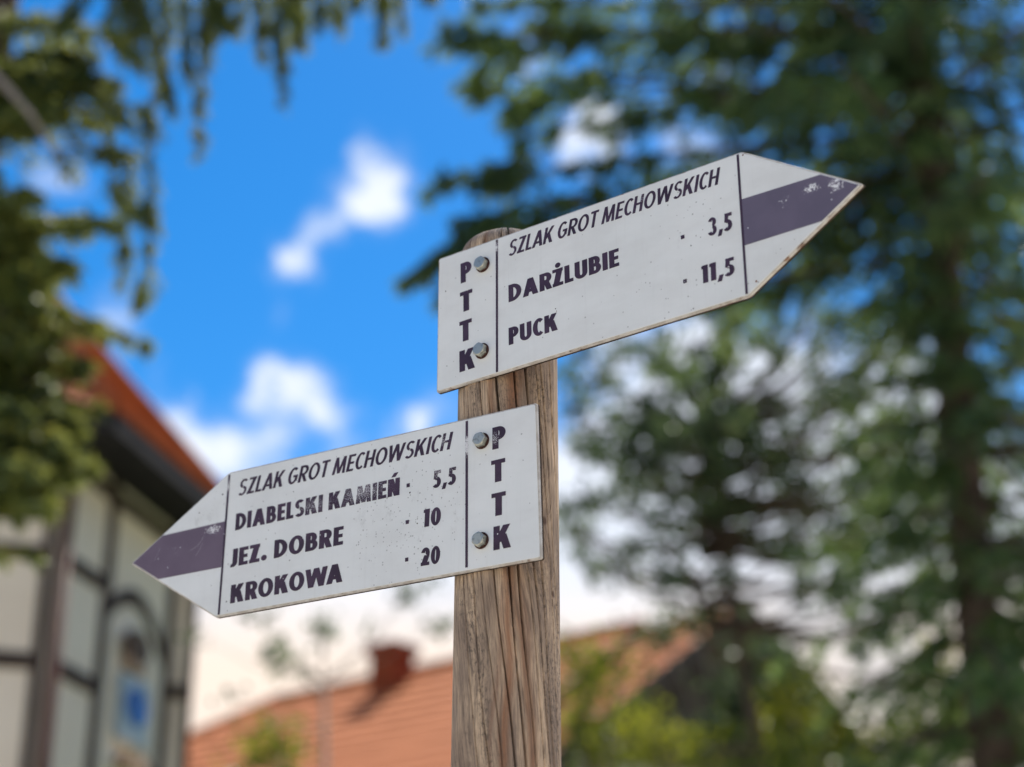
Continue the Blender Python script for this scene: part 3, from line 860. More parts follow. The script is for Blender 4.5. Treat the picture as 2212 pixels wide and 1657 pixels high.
# --- the drooping tree on the left
def left_tree():
    base = np.array([*at(-190, 1500, 6.4)[:2], 0.0])
    def trunk_at(z): return np.array([base[0] + .03 * math.sin(z), base[1] + .03 * math.cos(z * .8), z])
    H = 8.5
    tr = [trunk_at(z) for z in np.linspace(0, H, 10)]
    rad = [.17 - .015 * i for i in range(10)]
    Q = []; lim = MB()
    def bough(p0, p1, width, n, r=.014, sag=.06, hang=.8, ln=.05, wd=.014):
        q, pts = spray(p0, p1, width, n, ln=ln, wd=wd, sag=sag, hang=hang)
        Q.append(q); lim.tube(pts, [r, r * .85, r * .7, r * .55, r * .4, r * .2], 5)
    # boughs with where they end in the picture
    B = [((-40, 330), 5.6, 300, .30), ((80, 200), 5.7, 420, .26), ((60, 450), 5.9, 480, .26), ((160, 520), 5.6, 420, .20), ((250, 440), 5.6, 420, .20),
         ((110, 560), 6.2, 420, .24), ((40, 600), 5.8, 380, .24), ((180, 90), 5.8, 420, .22), ((300, 200), 5.7, 300, .20), ((20, 760), 6.1, 380, .24),
         ((120, 800), 5.9, 420, .20), ((60, 900), 6.3, 460, .24), ((160, 960), 6.0, 420, .20), ((20, 1000), 6.0, 420, .24), ((110, 1060), 5.8, 340, .16),
         ((210, 860), 6.2, 260, .14), ((300, 60), 5.9, 420, .24), ((30, 680), 6.2, 260, .2), ((280, 700), 6.1, 110, .10), ((330, 730), 6.4, 60, .07),
         ((30, 1090), 6.2, 240, .18), ((130, 1180), 6.1, 110, .08), ((0, 240), 6.2, 300, .25), ((240, 250), 6.0, 200, .16), ((90, 960), 5.6, 300, .2),
         ((180, 1010), 6.3, 300, .14), ((40, 850), 5.7, 300, .2)]
    B += [((60 + 55 * math.sin(i * 2.4), 380 + i * 27), 5.7 + .05 * (i % 9), 300, .22) for i in range(0, 26) if i % 2 == 0 or i > 13]
    B += [((150 + 60 * math.sin(i * 1.7), 640 + i * 28), 5.8 + .06 * (i % 7), 300, .18) for i in range(14)]
    B += [((20 + 30 * i, 120 + 14 * (i % 3)), 5.8, 240, .2) for i in range(9)]
    for (e, dd, n_, w_) in B:
        p1 = at(*e, dd)
        p0 = trunk_at(min(p1[2] + rng.uniform(.0, .30), H - .3))
        bough(p0, p1, w_, int(n_ * 2.7), ln=.055, wd=.015)
    # a bough arching over the top of the picture with hanging tails
    over = [at(-190, -60, 6.4), at(100, -90, 6.0), at(380, -70, 5.8), at(640, -60, 5.7), at(880, -90, 5.7)]
    lim.tube(over, [.05, .04, .03, .02, .01], 8)
    T = [((430, -60), (432, 345), 260, .06), ((360, -60), (345, 210), 300, .10), ((300, -60), (300, 150), 260, .10), ((400, -60), (410, 180), 260, .10),
         ((470, -60), (450, 120), 200, .09), ((600, -60), (612, 225), 300, .06), ((560, -60), (570, 110), 240, .08), ((640, -60), (650, 90), 240, .09),
         ((520, -70), (510, 80), 160, .08), ((690, -60), (690, 50), 160, .07), ((830, -70), (826, 90), 220, .05), ((780, -70), (770, 10), 90, .05),
         ((260, -60), (240, 60), 160, .1), ((330, 200), (320, 640), 340, .08), ((280, 300), (265, 620), 260, .10), ((230, 380), (330, 470), 200, .07), ((330, 560), (300, 660), 120, .05),
         ((150, 300), (300, 330), 160, .07), ((110, 330), (250, 310), 160, .08), ((200, 180), (290, 270), 150, .07), ((330, 50), (380, 240), 200, .09)]
    T += [((240, -90), (330, 60), 300, .13), ((330, -100), (270, 110), 260, .12), ((420, -90), (500, 50), 300, .13), ((520, -90), (440, 95), 260, .12),
          ((560, -90), (650, 30), 260, .12), ((680, -90), (590, 60), 220, .10), ((760, -90), (845, 10), 160, .09), ((180, -60), (130, 60), 240, .12)]
    T += [((730, -60), (742, 70), 160, .07), ((860, -80), (872, 60), 130, .05), ((935, -80), (930, 30), 90, .05)]
    for (s, e, n_, w_) in T:
        bough(at(*s, 5.75), at(*e, 5.75 + rng.uniform(-.25, .25)), w_ * 1.5, int(n_ * 2.6), r=.005, sag=0, hang=1.7, ln=.036, wd=.009)
    # the paler dead branch crossing the upper left corner
    br = MB(); br.tube([at(-190, -20, 6.4), at(-40, 130, 5.8), at(60, 240, 5.6), at(130, 340, 5.5)], [.022, .016, .010, .005], 8)
    root = tree('drooping_spruce', 'drooping spruce at the left edge with hanging tails and yellow tips', base, tr, rad, np.concatenate(Q), lim, M['sprucetip'], M['bark'])
    br.v = [tuple(np.array(v) - base) for v in br.v]
    br.build('dead_branch', M['greybark'], root, True)
left_tree()

# --- the broadleaf tree between the post and the spruce
def middle_tree():
    base = np.array([*at(1790, 1657, 12.0)[:2], 0.0])
    top = at(1500, 760, 12.0)
    tr = [base, base + (.05, 0, 1.5), (base + top) / 2, np.array([*(top[:2]), top[2] - .3])]
    blobs = []
    spots = [(1300, 830, 90, 60), (1260, 900, 60, 70), (1400, 800, 110, 60), (1480, 740, 100, 50), (1560, 690, 90, 50), (1640, 720, 70, 50), (1700, 790, 60, 50),
             (1350, 900, 90, 60), (1450, 880, 110, 60), (1560, 830, 100, 70), (1650, 900, 90, 60), (1290, 1000, 80, 60), (1400, 1000, 90, 70), (1500, 980, 90, 60),
             (1600, 1000, 90, 50), (1700, 960, 80, 60), (1260, 1090, 60, 60), (1350, 1100, 60, 60), (1470, 1090, 80, 50), (1570, 1100, 60, 50), (1300, 1180, 60, 50),
             (1730, 1080, 70, 50), (1640, 1080, 50, 40), (1290, 1230, 50, 35), (1790, 880, 60, 60), (1800, 1000, 60, 60), (1420, 1180, 40, 30), (1780, 1150, 60, 40),
             (1550, 920, 150, 60), (1350, 960, 120, 60), (1230, 1150, 30, 60), (1700, 1180, 70, 30), (1560, 1230, 50, 25), (1830, 1240, 60, 50)]
    for (x, y, rx, ry) in spots:
        blobs.append((x, y, rx, ry, 12.0 + rng.uniform(-.8, .8), int(rx * ry / 38)))
    for i in range(46):
        spots.append((rng.uniform(1225, 1880), rng.uniform(690, 1270), rng.uniform(28, 60), rng.uniform(22, 45)))
    for i in range(26):
        spots.append((rng.uniform(1740, 2010), rng.uniform(640, 1330), rng.uniform(28, 60), rng.uniform(22, 45)))
    for (x, y, rx, ry) in spots[-72:]:
        blobs.append((x, y, rx, ry, 12.0 + rng.uniform(-1, 1), int(rx * ry / 48)))
    for k in range(10):     # the crown goes on behind the spruce
        blobs.append((rng.uniform(1850, 2250), rng.uniform(800, 1600), 100, 90, 12.5 + rng.uniform(-.8, .8), 90))
    Q, lim = broad_crown(blobs, .085, .055, (top[0], top[1], top[2] - .6), rad=.025, depth=1.0, clump=.062)
    tree('broadleaf_tree', 'grey-green broadleaf tree behind the post with bright sky between its leaves', base, tr, [.075, .065, .05, .02], Q, lim, M['leaf'], M['bark'])
middle_tree()

# --- a thin young tree whose last sprigs show against the cream cloud
def young_tree():
    base = np.array([*at(760, 1900, 11.0)[:2], 0.0]); top = at(700, 1470, 11.0)
    blobs = [(590, 1395, 26, 22, 11.0, 44), (612, 1432, 22, 18, 11.1, 44), (505, 1488, 18, 12, 10.8, 10), (690, 1362, 26, 16, 11.0, 66), (700, 1380, 12, 10, 11, 12), (650, 1450, 14, 10, 11.2, 8), (560, 1340, 30, 18, 11.4, 14),
             (872, 1290, 20, 20, 11.0, 50), (945, 1345, 22, 20, 10.9, 44), (905, 1255, 50, 14, 11.3, 18), (575, 1330, 60, 14, 11.3, 16), (800, 1370, 18, 14, 11.6, 6), (430, 1370, 20, 24, 11.2, 12)]
    Q, lim = broad_crown(blobs, .06, .04, tuple(top), rad=.006, clump=.045)
    tree('young_tree', 'thin young tree with sparse sprigs between church and post', base, [base, base * .5 + top * .5, top], [.05, .035, .012], Q, lim, M['leaf'], M['greybark'])
young_tree()

# --- bushes
def bush(label, spots, dist, n, ln=.07, wd=.05, mat='bush', clump=.09):
    blobs = [(x, y, rx, ry, dist + rng.uniform(-.4, .4), int(rx * ry / n)) for (x, y, rx, ry) in spots]
    cx = sum(s[0] for s in spots) / len(spots); cy = max(s[1] for s in spots)
    base = np.array([*at(cx, cy, dist)[:2], 0.0]); top = at(cx, cy, dist)
    # the bush goes on down to the ground
    Q, lim = broad_crown(blobs, ln, wd, tuple(top - (0, 0, .3)), rad=.02, clump=clump)
    k = 2600; hgt = top[2]
    c = unit(k) * rng.uniform(.3, 1, k)[:, None] * np.array([.75, .75, hgt * .48]) + base + (0, 0, hgt * .46)
    c = c[c[:, 2] > .05]
    Q = np.concatenate([Q, leaf_quads(c, ln, wd)])
    root = empty('bush', tuple(base), label, 'bush', 'leafy bushes in front of the houses')
    m = MB()
    for j in range(5):
        a_ = j * 1.257
        m.tube([(.06 * math.cos(a_), .06 * math.sin(a_), 0), (.25 * math.cos(a_), .25 * math.sin(a_), hgt * .5), (.1 * math.cos(a_), .1 * math.sin(a_), hgt * .9)], [.03, .022, .01], 6)
    m.v = m.v + [tuple(np.array(v) - base) for v in lim.v]; off = len(m.v) - len(lim.v)
    m.f = m.f + [tuple(i + off for i in f) for f in lim.f]
    m.build('stems', M['greybark'], root, True)
    link('foliage', quadmesh('foliage', Q - base), M[mat], root)
bush('rounded olive-green bush top in front of the orange hipped roof', [(595, 1580, 32, 50), (545, 1645, 40, 30), (620, 1650, 26, 26)], 13.0, 9)
bush('bright green bush beside the post in front of the houses', [(1260, 1400, 55, 30), (1255, 1480, 50, 60), (1240, 1560, 40, 50), (1340, 1440, 30, 26), (1280, 1630, 70, 40), (1350, 1600, 40, 30)], 12.0, 12)
bush('low yellow-green bush below the boarded gable', [(1440, 1590, 60, 30), (1420, 1640, 60, 30), (1530, 1640, 60, 30), (1610, 1580, 50, 30), (1390, 1540, 30, 30)], 13.0, 13)
bush('olive bush right of the boarded gable', [(1700, 1480, 40, 70), (1700, 1560, 50, 50), (1790, 1560, 60, 50), (1860, 1620, 60, 40), (1740, 1640, 70, 40)], 12.0, 13)
bush('dark green bush hiding the boarded gable', [(1500, 1335, 40, 16), (1560, 1318, 30, 14), (1430, 1370, 40, 20), (1690, 1440, 34, 50), (1735, 1500, 34, 50), (1600, 1440, 34, 26), (1560, 1500, 30, 24), (1720, 1600, 50, 50), (1640, 1400, 26, 26), (1640, 1470, 40, 46), (1600, 1545, 60, 40), (1680, 1545, 50, 50), (1560, 1610, 60, 40), (1650, 1620, 60, 40), (1500, 1590, 40, 30)], 14.0, 6, mat='leaf')
bush('yellowish bush at the foot of the tall spruce', [(1990, 1600, 70, 50), (2090, 1560, 70, 60), (2180, 1620, 60, 50), (1930, 1650, 50, 30), (2040, 1480, 60, 40)], 11.0, 13)

# ------------------------------------------------------------------ the post
POST = np.array([-0.0055, 1.6885])
PR = 0.0505
def wooden_post():
    seg, rows = 720, 230
    z0, z1 = 0.0, CAM_H + 0.893
    zb = CAM_H + 0.20                      # below this the post is out of sight; fewer rows
    zs = np.concatenate([np.linspace(z0, zb, 24, endpoint=False), np.linspace(zb, z1 - .030, rows), z1 - .030 + .030 * np.sin(np.linspace(0, 1.45, 12)[1:])])
    cap = np.concatenate([np.zeros(24 + rows), PR * .9 * (1 - np.cos(np.linspace(0, 1.45, 12)[1:]))])
    th = np.linspace(0, 2 * math.pi, seg, endpoint=False)
    T, Z = np.meshgrid(th, zs)
    arc = T * PR
    r = np.full_like(T, PR) - cap[:, None]
    # out of round, faint bulges at knots
    r += .0006 * np.sin(3 * T + Z * 1.1) + .0005 * np.sin(7 * T - Z * 2.3) + .00007 * np.sin(29 * T + 3 * np.sin(Z * 4)) + .00004 * np.sin(61 * T + 5 * np.sin(Z * 3))
    r *= 1 + np.clip(CAM_H + .75 - Z, 0, .7) * .045
    # drying cracks: narrow deep grooves that follow the leaning grain
    crk = np.random.default_rng(11)
    depth = np.zeros_like(T)
    def crack(u0, za, zc, wdt, dp, lean=.10, wob=.0016):
        ph = crk.uniform(0, 6.28, 3)
        line = u0 - lean * (Z - CAM_H - .55) + wob * np.sin(Z * 11 + ph[0]) + wob * .5 * np.sin(Z * 29 + ph[1])
        du = (arc - line + math.pi * PR) % (2 * math.pi * PR) - math.pi * PR
        fade = np.clip((Z - za) / .06, 0, 1) * np.clip((zc - Z) / .05, 0, 1)
        wz = 1.05 * wdt * (.55 + .45 * np.sin(Z * 17 + ph[2]) ** 2) * (fade ** .5 + 1e-6)
        g = np.clip(1 - np.abs(du) / wz, 0, 1) * fade
        return g * dp * 1.3
    front = 1.5 * math.pi * PR            # the side towards the camera
    L_ = [(-.037, 0, 2.42, .0006, .004), (-.026, 1.4, 2.2, .0005, .003), (-.0135, 0, 2.55, .0008, .006), (-.003, 0, 2.3, .0010, .008), (.0065, 1.9, 2.6, .0011, .007),
          (.0165, 0, 2.12, .0006, .005), (.024, 1.9, 2.6, .0009, .007), (.0335, 0, 3, .0010, .008), (.046, 1.75, 2.4, .0006, .004), (.055, 0, 3, .0008, .005),
          (.068, 1.7, 2.55, .0012, .006), (-.050, 1, 2.6, .0006, .004)]
    for (u, za, zc, wd_, dp) in L_:
        wd_ *= 1.25
        depth = np.maximum(depth, crack(front + u, za, zc, wd_, dp))
    for k in range(30):
        zc_ = crk.uniform(1.6, 2.7); ln_ = crk.uniform(.08, .5)
        depth = np.maximum(depth, crack(crk.uniform(0, 2 * math.pi * PR), zc_ - ln_, zc_, crk.uniform(.0003, .0005), crk.uniform(.001, .0025)))
    r -= depth
    X, Y = r * np.cos(T), r * np.sin(T)
    nr = len(zs)
    V = np.stack([X, Y, Z], -1).reshape(-1, 3)
    V = np.vstack([V, [[0, 0, z1 + .001]]])
    i, j = np.meshgrid(np.arange(nr - 1), np.arange(seg), indexing='ij')
    a_ = i * seg + j; b_ = i * seg + (j + 1) % seg
    F = np.stack([a_, b_, b_ + seg, a_ + seg], -1).reshape(-1, 4)
    me = bpy.data.meshes.new('wooden_post')
    nq = len(F); capn = seg
    loops = np.concatenate([F.ravel(), np.stack([(nr - 1) * seg + np.arange(seg), (nr - 1) * seg + (np.arange(seg) + 1) % seg, np.full(seg, nr * seg)], -1).ravel()])
    me.vertices.add(len(V)); me.vertices.foreach_set('co', V.astype(np.float32).ravel())
    me.loops.add(len(loops)); me.loops.foreach_set('vertex_index', loops.astype(np.int32))
    me.polygons.add(nq + capn)
    me.polygons.foreach_set('loop_start', np.concatenate([np.arange(nq) * 4, nq * 4 + np.arange(capn) * 3]).astype(np.int32))
    me.polygons.foreach_set('loop_total', np.concatenate([np.full(nq, 4), np.full(capn, 3)]).astype(np.int32))
    me.update(calc_edges=True)
    uv = me.uv_layers.new(name='UVMap')
    # u counts from the front line, v from 1.6 m up
    co = V[loops]
    ang = np.arctan2(co[:, 1], co[:, 0]) + math.pi / 2
    ang = (ang + math.pi) % (2 * math.pi) - math.pi
    u = ang * PR
    # the seam lies at the back: unwrap it there
    back = np.abs(ang) > 3.0
    u = np.where(back, np.abs(u), u)
    uv.data.foreach_set('uv', np.stack([u, co[:, 2] - CAM_H], -1).astype(np.float32).ravel())
    o = link('wooden_post', me, M['wood'], None, True)
    o.location = (POST[0], POST[1], 0)
    o.rotation_euler = (0, R(0.34), 0)
    o.location.x -= math.tan(R(.34)) * (CAM_H + .62)
    tag(o, 'weathered round wooden post with cracks carrying both trail signs', 'post')
    return o
wooden_post()

# ------------------------------------------------------------------ lettering
def clip_poly(P, axis, lim, keep_less):
    out = []
    for i in range(len(P)):
        a_, b_ = P[i], P[(i + 1) % len(P)]
        ia = (a_[axis] <= lim) if keep_less else (a_[axis] >= lim)
        ib = (b_[axis] <= lim) if keep_less else (b_[axis] >= lim)
        if ia: out.append(a_)
        if ia != ib:
            t = (lim - a_[axis]) / (b_[axis] - a_[axis])
            out.append((a_[0] + (b_[0] - a_[0]) * t, a_[1] + (b_[1] - a_[1]) * t))
    return out
def box(x0, y0, x1, y1): return [(x0, y0), (x1, y0), (x1, y1), (x0, y1)]
def dia(x0, y0, x1, y1, w_): return [(x0 - w_ / 2, y0), (x0 + w_ / 2, y0), (x1 + w_ / 2, y1), (x1 - w_ / 2, y1)]
def arc(cx, cy, rx, ry, sx, sy, a0_, a1_, n=None):
    n = n or max(4, int(abs(a1_ - a0_) / 11)); P = []
    for i in range(n):
        t0, t1 = R(a0_ + (a1_ - a0_) * i / n), R(a0_ + (a1_ - a0_) * (i + 1) / n)
        q = [(cx + rx * math.cos(t0), cy + ry * math.sin(t0)), (cx + rx * math.cos(t1), cy + ry * math.sin(t1)),
             (cx + (rx - sx) * math.cos(t1), cy + (ry - sy) * math.sin(t1)), (cx + (rx - sx) * math.cos(t0), cy + (ry - sy) * math.sin(t0))]
        P.append(q)
    return P
def disc(cx, cy, r, n=14): return [(cx + r * math.cos(2 * math.pi * i / n), cy + r * math.sin(2 * math.pi * i / n)) for i in range(n)]

def glyph(ch, s, h, k):
    """strokes of a capital of height 1. s stem, h bar thickness, k width factor. returns (polygons, width)"""
    D = s * 1.12
    def bowl(x0, y0, y1, W):
        ry = (y1 - y0) / 2; rx = min(W * .72, ry * 1.02); cx = W - rx
        return [box(x0, y0, cx + .002, y0 + h), box(x0, y1 - h, cx + .002, y1)] + arc(cx, (y0 + y1) / 2, rx, ry, s, h, -90, 90)
    if ch == 'A':
        W = .74 * k + s * .35; return [dia(D / 2, 0, W / 2, 1, D), dia(W - D / 2, 0, W / 2, 1, D), box(W * .2, .2, W * .8, .2 + h)], W
    if ch == 'B':
        W = .63 * k; return [box(0, 0, s, 1)] + bowl(s * .5, 0, .5 + h / 2, W) + bowl(s * .5, .5 - h / 2, 1, W * .92), W
    if ch == 'C':
        W = .62 * k; rx = W * .56; c = arc(rx, .5, rx, .505, s, h, 48, 312); return c, W * .93
    if ch == 'D':
        W = .70 * k; return [box(0, 0, s, 1)] + bowl(s * .5, 0, 1, W), W
    if ch == 'E':
        W = .50 * k; return [box(0, 0, s, 1), box(0, 0, W, h), box(0, 1 - h, W, 1), box(0, .5 - h / 2, W * .93, .5 + h / 2)], W
    if ch == 'G':
        W = .72 * k; rx = W * .52; return arc(rx, .5, rx, .505, s, h, 50, 330) + [box(rx * 1.0, .5 - h * .8, W, .5 + h * .2), dia(W - s * .55, .16, W - s * .5, .5, s)], W
    if ch == 'H':
        W = .66 * k; return [box(0, 0, s, 1), box(W - s, 0, W, 1), box(0, .5 - h / 2, W, .5 + h / 2)], W
    if ch == 'I':
        return [box(0, 0, s, 1)], s
    if ch == 'J':
        W = .36 * k; return [box(W - s, .22, W, 1)] + arc(W - W * .95, .24, W * .95, .28, s, h, 0, -95), W
    if ch == 'K':
        W = .64 * k + s * .35; return [box(0, 0, s, 1), dia(s * .62, .30, W - D * .60, 1, D * 1.0), dia(W - D * .52, 0, s * 1.45, .62, D * 1.05)], W
    if ch == 'L':
        W = .46 * k; return [box(0, 0, s, 1), box(0, 0, W, h)], W
    if ch == 'M':
        W = .92 * k; c = s * .95; return [dia(c / 2, 0, c * .5 + W * .09, 1, c), dia(W - c / 2, 0, W - c * .5 - W * .09, 1, c), dia(W / 2, 0.03, c * .55 + W * .09, 1, c), dia(W / 2, 0.03, W - c * .55 - W * .09, 1, c)], W
    if ch in 'NŃ':
        W = .70 * k; P = [box(0, 0, s, 1), box(W - s, 0, W, 1), dia(W - s * .6, 0, s * .6, 1, s * 1.2)]
        if ch == 'Ń': P.append(dia(W * .45, 1.09, W * .68, 1.32, s * .95))
        return P, W
    if ch == 'O':
        W = .80 * k; return arc(W / 2, .5, W / 2, .51, s, h, 0, 360, 32), W
    if ch == 'P':
        W = .57 * k; return [box(0, 0, s, 1)] + bowl(s * .5, .40, 1, W), W
    if ch == 'R':
        W = .66 * k; return [box(0, 0, s, 1)] + bowl(s * .5, .40, 1, W * .97) + [dia(W - D * .46, 0, s * 1.30, .50, D * .98)], W
    if ch == 'S':
        W = .60 * k; r = W / 2
        return arc(r, .735, r * .97, .272, s * .86, h * .92, 35, 262) + arc(r, .278, r * 1.02, .286, s * .86, h * .92, 88, -145), W
    if ch == 'T':
        W = .58 * k; return [box(0, 1 - h, W, 1), box(W / 2 - s / 2, 0, W / 2 + s / 2, 1)], W
    if ch == 'U':
        W = .66 * k; return [box(0, .3, s, 1), box(W - s, .3, W, 1)] + arc(W / 2, .31, W / 2, .32, s, h, 180, 360), W
    if ch == 'W':
        W = 1.08 * k + s * .3; c = D * .90; q = W / 4
        return [dia(q + c * .08, 0, c / 2, 1, c), dia(q + c * .08, 0, W / 2, 1, c), dia(W - q - c * .08, 0, W / 2, 1, c), dia(W - q - c * .08, 0, W - c / 2, 1, c)], W
    if ch in 'ZŻ':
        W = .56 * k; P = [box(0, 0, W, h), box(0, 1 - h, W * .98, 1), dia(s * .62, 0, W - s * .62, 1, s * 1.22)]
        if ch == 'Ż': P.append(disc(W * .52, 1.20, s * .55))
        return P, W
    if ch == '0':
        W = .56 * k; return arc(W / 2, .5, W / 2, .51, s * .92, h, 0, 360, 28), W
    if ch == '1':
        W = .34 * k; return [box(W - s, 0, W, 1), [(0, .80), (W - s + .01, .80), (W - s + .01, 1), (0, .96)]], W
    if ch == '2':
        W = .52 * k; return arc(W / 2, .70, W * .5, .31, s * .92, h, 175, -35) + [dia(s * .62, 0.02, W - s * .62, .58, s * 1.25), box(0, 0, W, h)], W
    if ch == '3':
        W = .54 * k; return arc(W * .48, .745, W * .46, .265, s * .82, h * .85, 165, -85) + arc(W * .48, .275, W * .52, .288, s * .86, h * .85, 85, -158), W
    if ch == '5':
        W = .54 * k; return [box(W * .14, 1 - h, W * .95, 1), dia(W * .14 + s * .35, .50, W * .2 + s * .35, 1, s * .85)] + arc(W * .44, .315, W * .54, .325, s * .95, h, 128, -140), W
    if ch == ',':
        return [dia(s * .35, -.16, s * .75, .2, s * .85)], s
    if ch == '.':
        return [disc(s * .6, s * .58, s * .58)], s * 1.2
    return [], .3

def line_polys(text, x, y, width, cap, bold, slant=0.0, angle=0.0, stem=None):
    s, h, k = ((.272, .19, 1.02) if bold else (.180, .135, .90))
    if stem: s = stem
    gap = .075 if bold else .08
    out = []; cur = 0
    for i, ch in enumerate(text):
        if ch == ' ':
            cur += (.30 if bold else .22); continue
        P, W = glyph(ch, s, h, k)
        kern = 0
        prev = text[i - 1] if i else ''
        if ch in 'AJ' and prev in 'LRPT': kern = -.05
        if (prev + ch) in ('KO', 'LA', 'AK', 'OW', 'WA', 'RO', 'RŻ', 'KA'): kern = -.04
        if (prev + ch) == 'WA': kern = -.13
        cur += kern
        glp = []
        for p in P:
            q = p
            if ch not in 'ŃŻ,': q = clip_poly(clip_poly(q, 1, 1.012, True), 1, -.012, False) if len(q) > 4 or True else q
            if len(q) >= 3: glp.append([(cur + a_, b_) for a_, b_ in q])
        out.append(glp)
        cur += W + gap
    total = cur - gap + slant * (0.0)
    sx = width / total
    ca, sa = math.cos(angle), math.sin(angle)
    res = []
    for g in out:
        G = []
        for p in g:
            G.append([(x + ((a_ * sx + b_ * cap * slant) * ca - b_ * cap * sa), y + ((a_ * sx + b_ * cap * slant) * sa + b_ * cap * ca)) for a_, b_ in p])
        res.append(G)
    return res

def fill(groups, z):
    """union of overlapping polygons, per glyph, as one flat mesh without overlaps"""
    V, F = [], []
    for g in groups:
        vc, fc = [], []
        for p in g:
            area = sum(p[i][0] * p[(i + 1) % len(p)][1] - p[(i + 1) % len(p)][0] * p[i][1] for i in range(len(p)))
            if area < 0: p = p[::-1]
            o = len(vc); vc += [Vector((a_ * 1000, b_ * 1000)) for a_, b_ in p]; fc.append(list(range(o, o + len(p))))
        if not fc: continue
        r = delaunay_2d_cdt(vc, [], fc, 0, 1e-4)
        o = len(V)
        V += [(p.x / 1000, p.y / 1000, z) for p in r[0]]
        for f, org in zip(r[2], r[5]):
            if org: F.append(tuple(i + o for i in f))
    return V, F

# ------------------------------------------------------------------ the two signs
def offset_poly(P, d_):
    """inset a convex polygon by d_"""
    n_ = len(P); A = sum(P[i][0] * P[(i + 1) % n_][1] - P[(i + 1) % n_][0] * P[i][1] for i in range(n_))
    s = 1 if A > 0 else -1
    L2 = []
    for i in range(n_):
        a_, b_ = np.array(P[i]), np.array(P[(i + 1) % n_]); e = (b_ - a_) / np.linalg.norm(b_ - a_)
        nn = np.array([-e[1], e[0]]) * s
        L2.append((a_ + nn * d_, e))
    out = []
    for i in range(n_):
        (p, u), (q, v) = L2[i - 1], L2[i]
        m = np.array([[u[0], -v[0]], [u[1], -v[1]]]); t = np.linalg.solve(m, q - p)
        out.append(tuple(p + u * t[0]))
    return out
def rounded(P, r=.0022, k=4):
    out = []
    n_ = len(P)
    for i in range(n_):
        p = np.array(P[i]); a_ = np.array(P[i - 1]) - p; b_ = np.array(P[(i + 1) % n_]) - p
        a_ /= np.linalg.norm(a_); b_ /= np.linalg.norm(b_)
        A, B = p + a_ * r, p + b_ * r
        for j in range(k + 1):
            t = j / k
            out.append(tuple((1 - t) ** 2 * A + 2 * t * (1 - t) * p + t * t * B))
    return out

def slab(P, z0, z1):
    n_ = len(P); A = sum(P[i][0] * P[(i + 1) % n_][1] - P[(i + 1) % n_][0] * P[i][1] for i in range(n_))
    if A < 0: P = P[::-1]
    v = [(x, y, z0) for x, y in P] + [(x, y, z1) for x, y in P]
    return v, [tuple(range(n_))[::-1], tuple(range(n_, 2 * n_))] + [(i, (i + 1) % n_, n_ + (i + 1) % n_, n_ + i) for i in range(n_)]

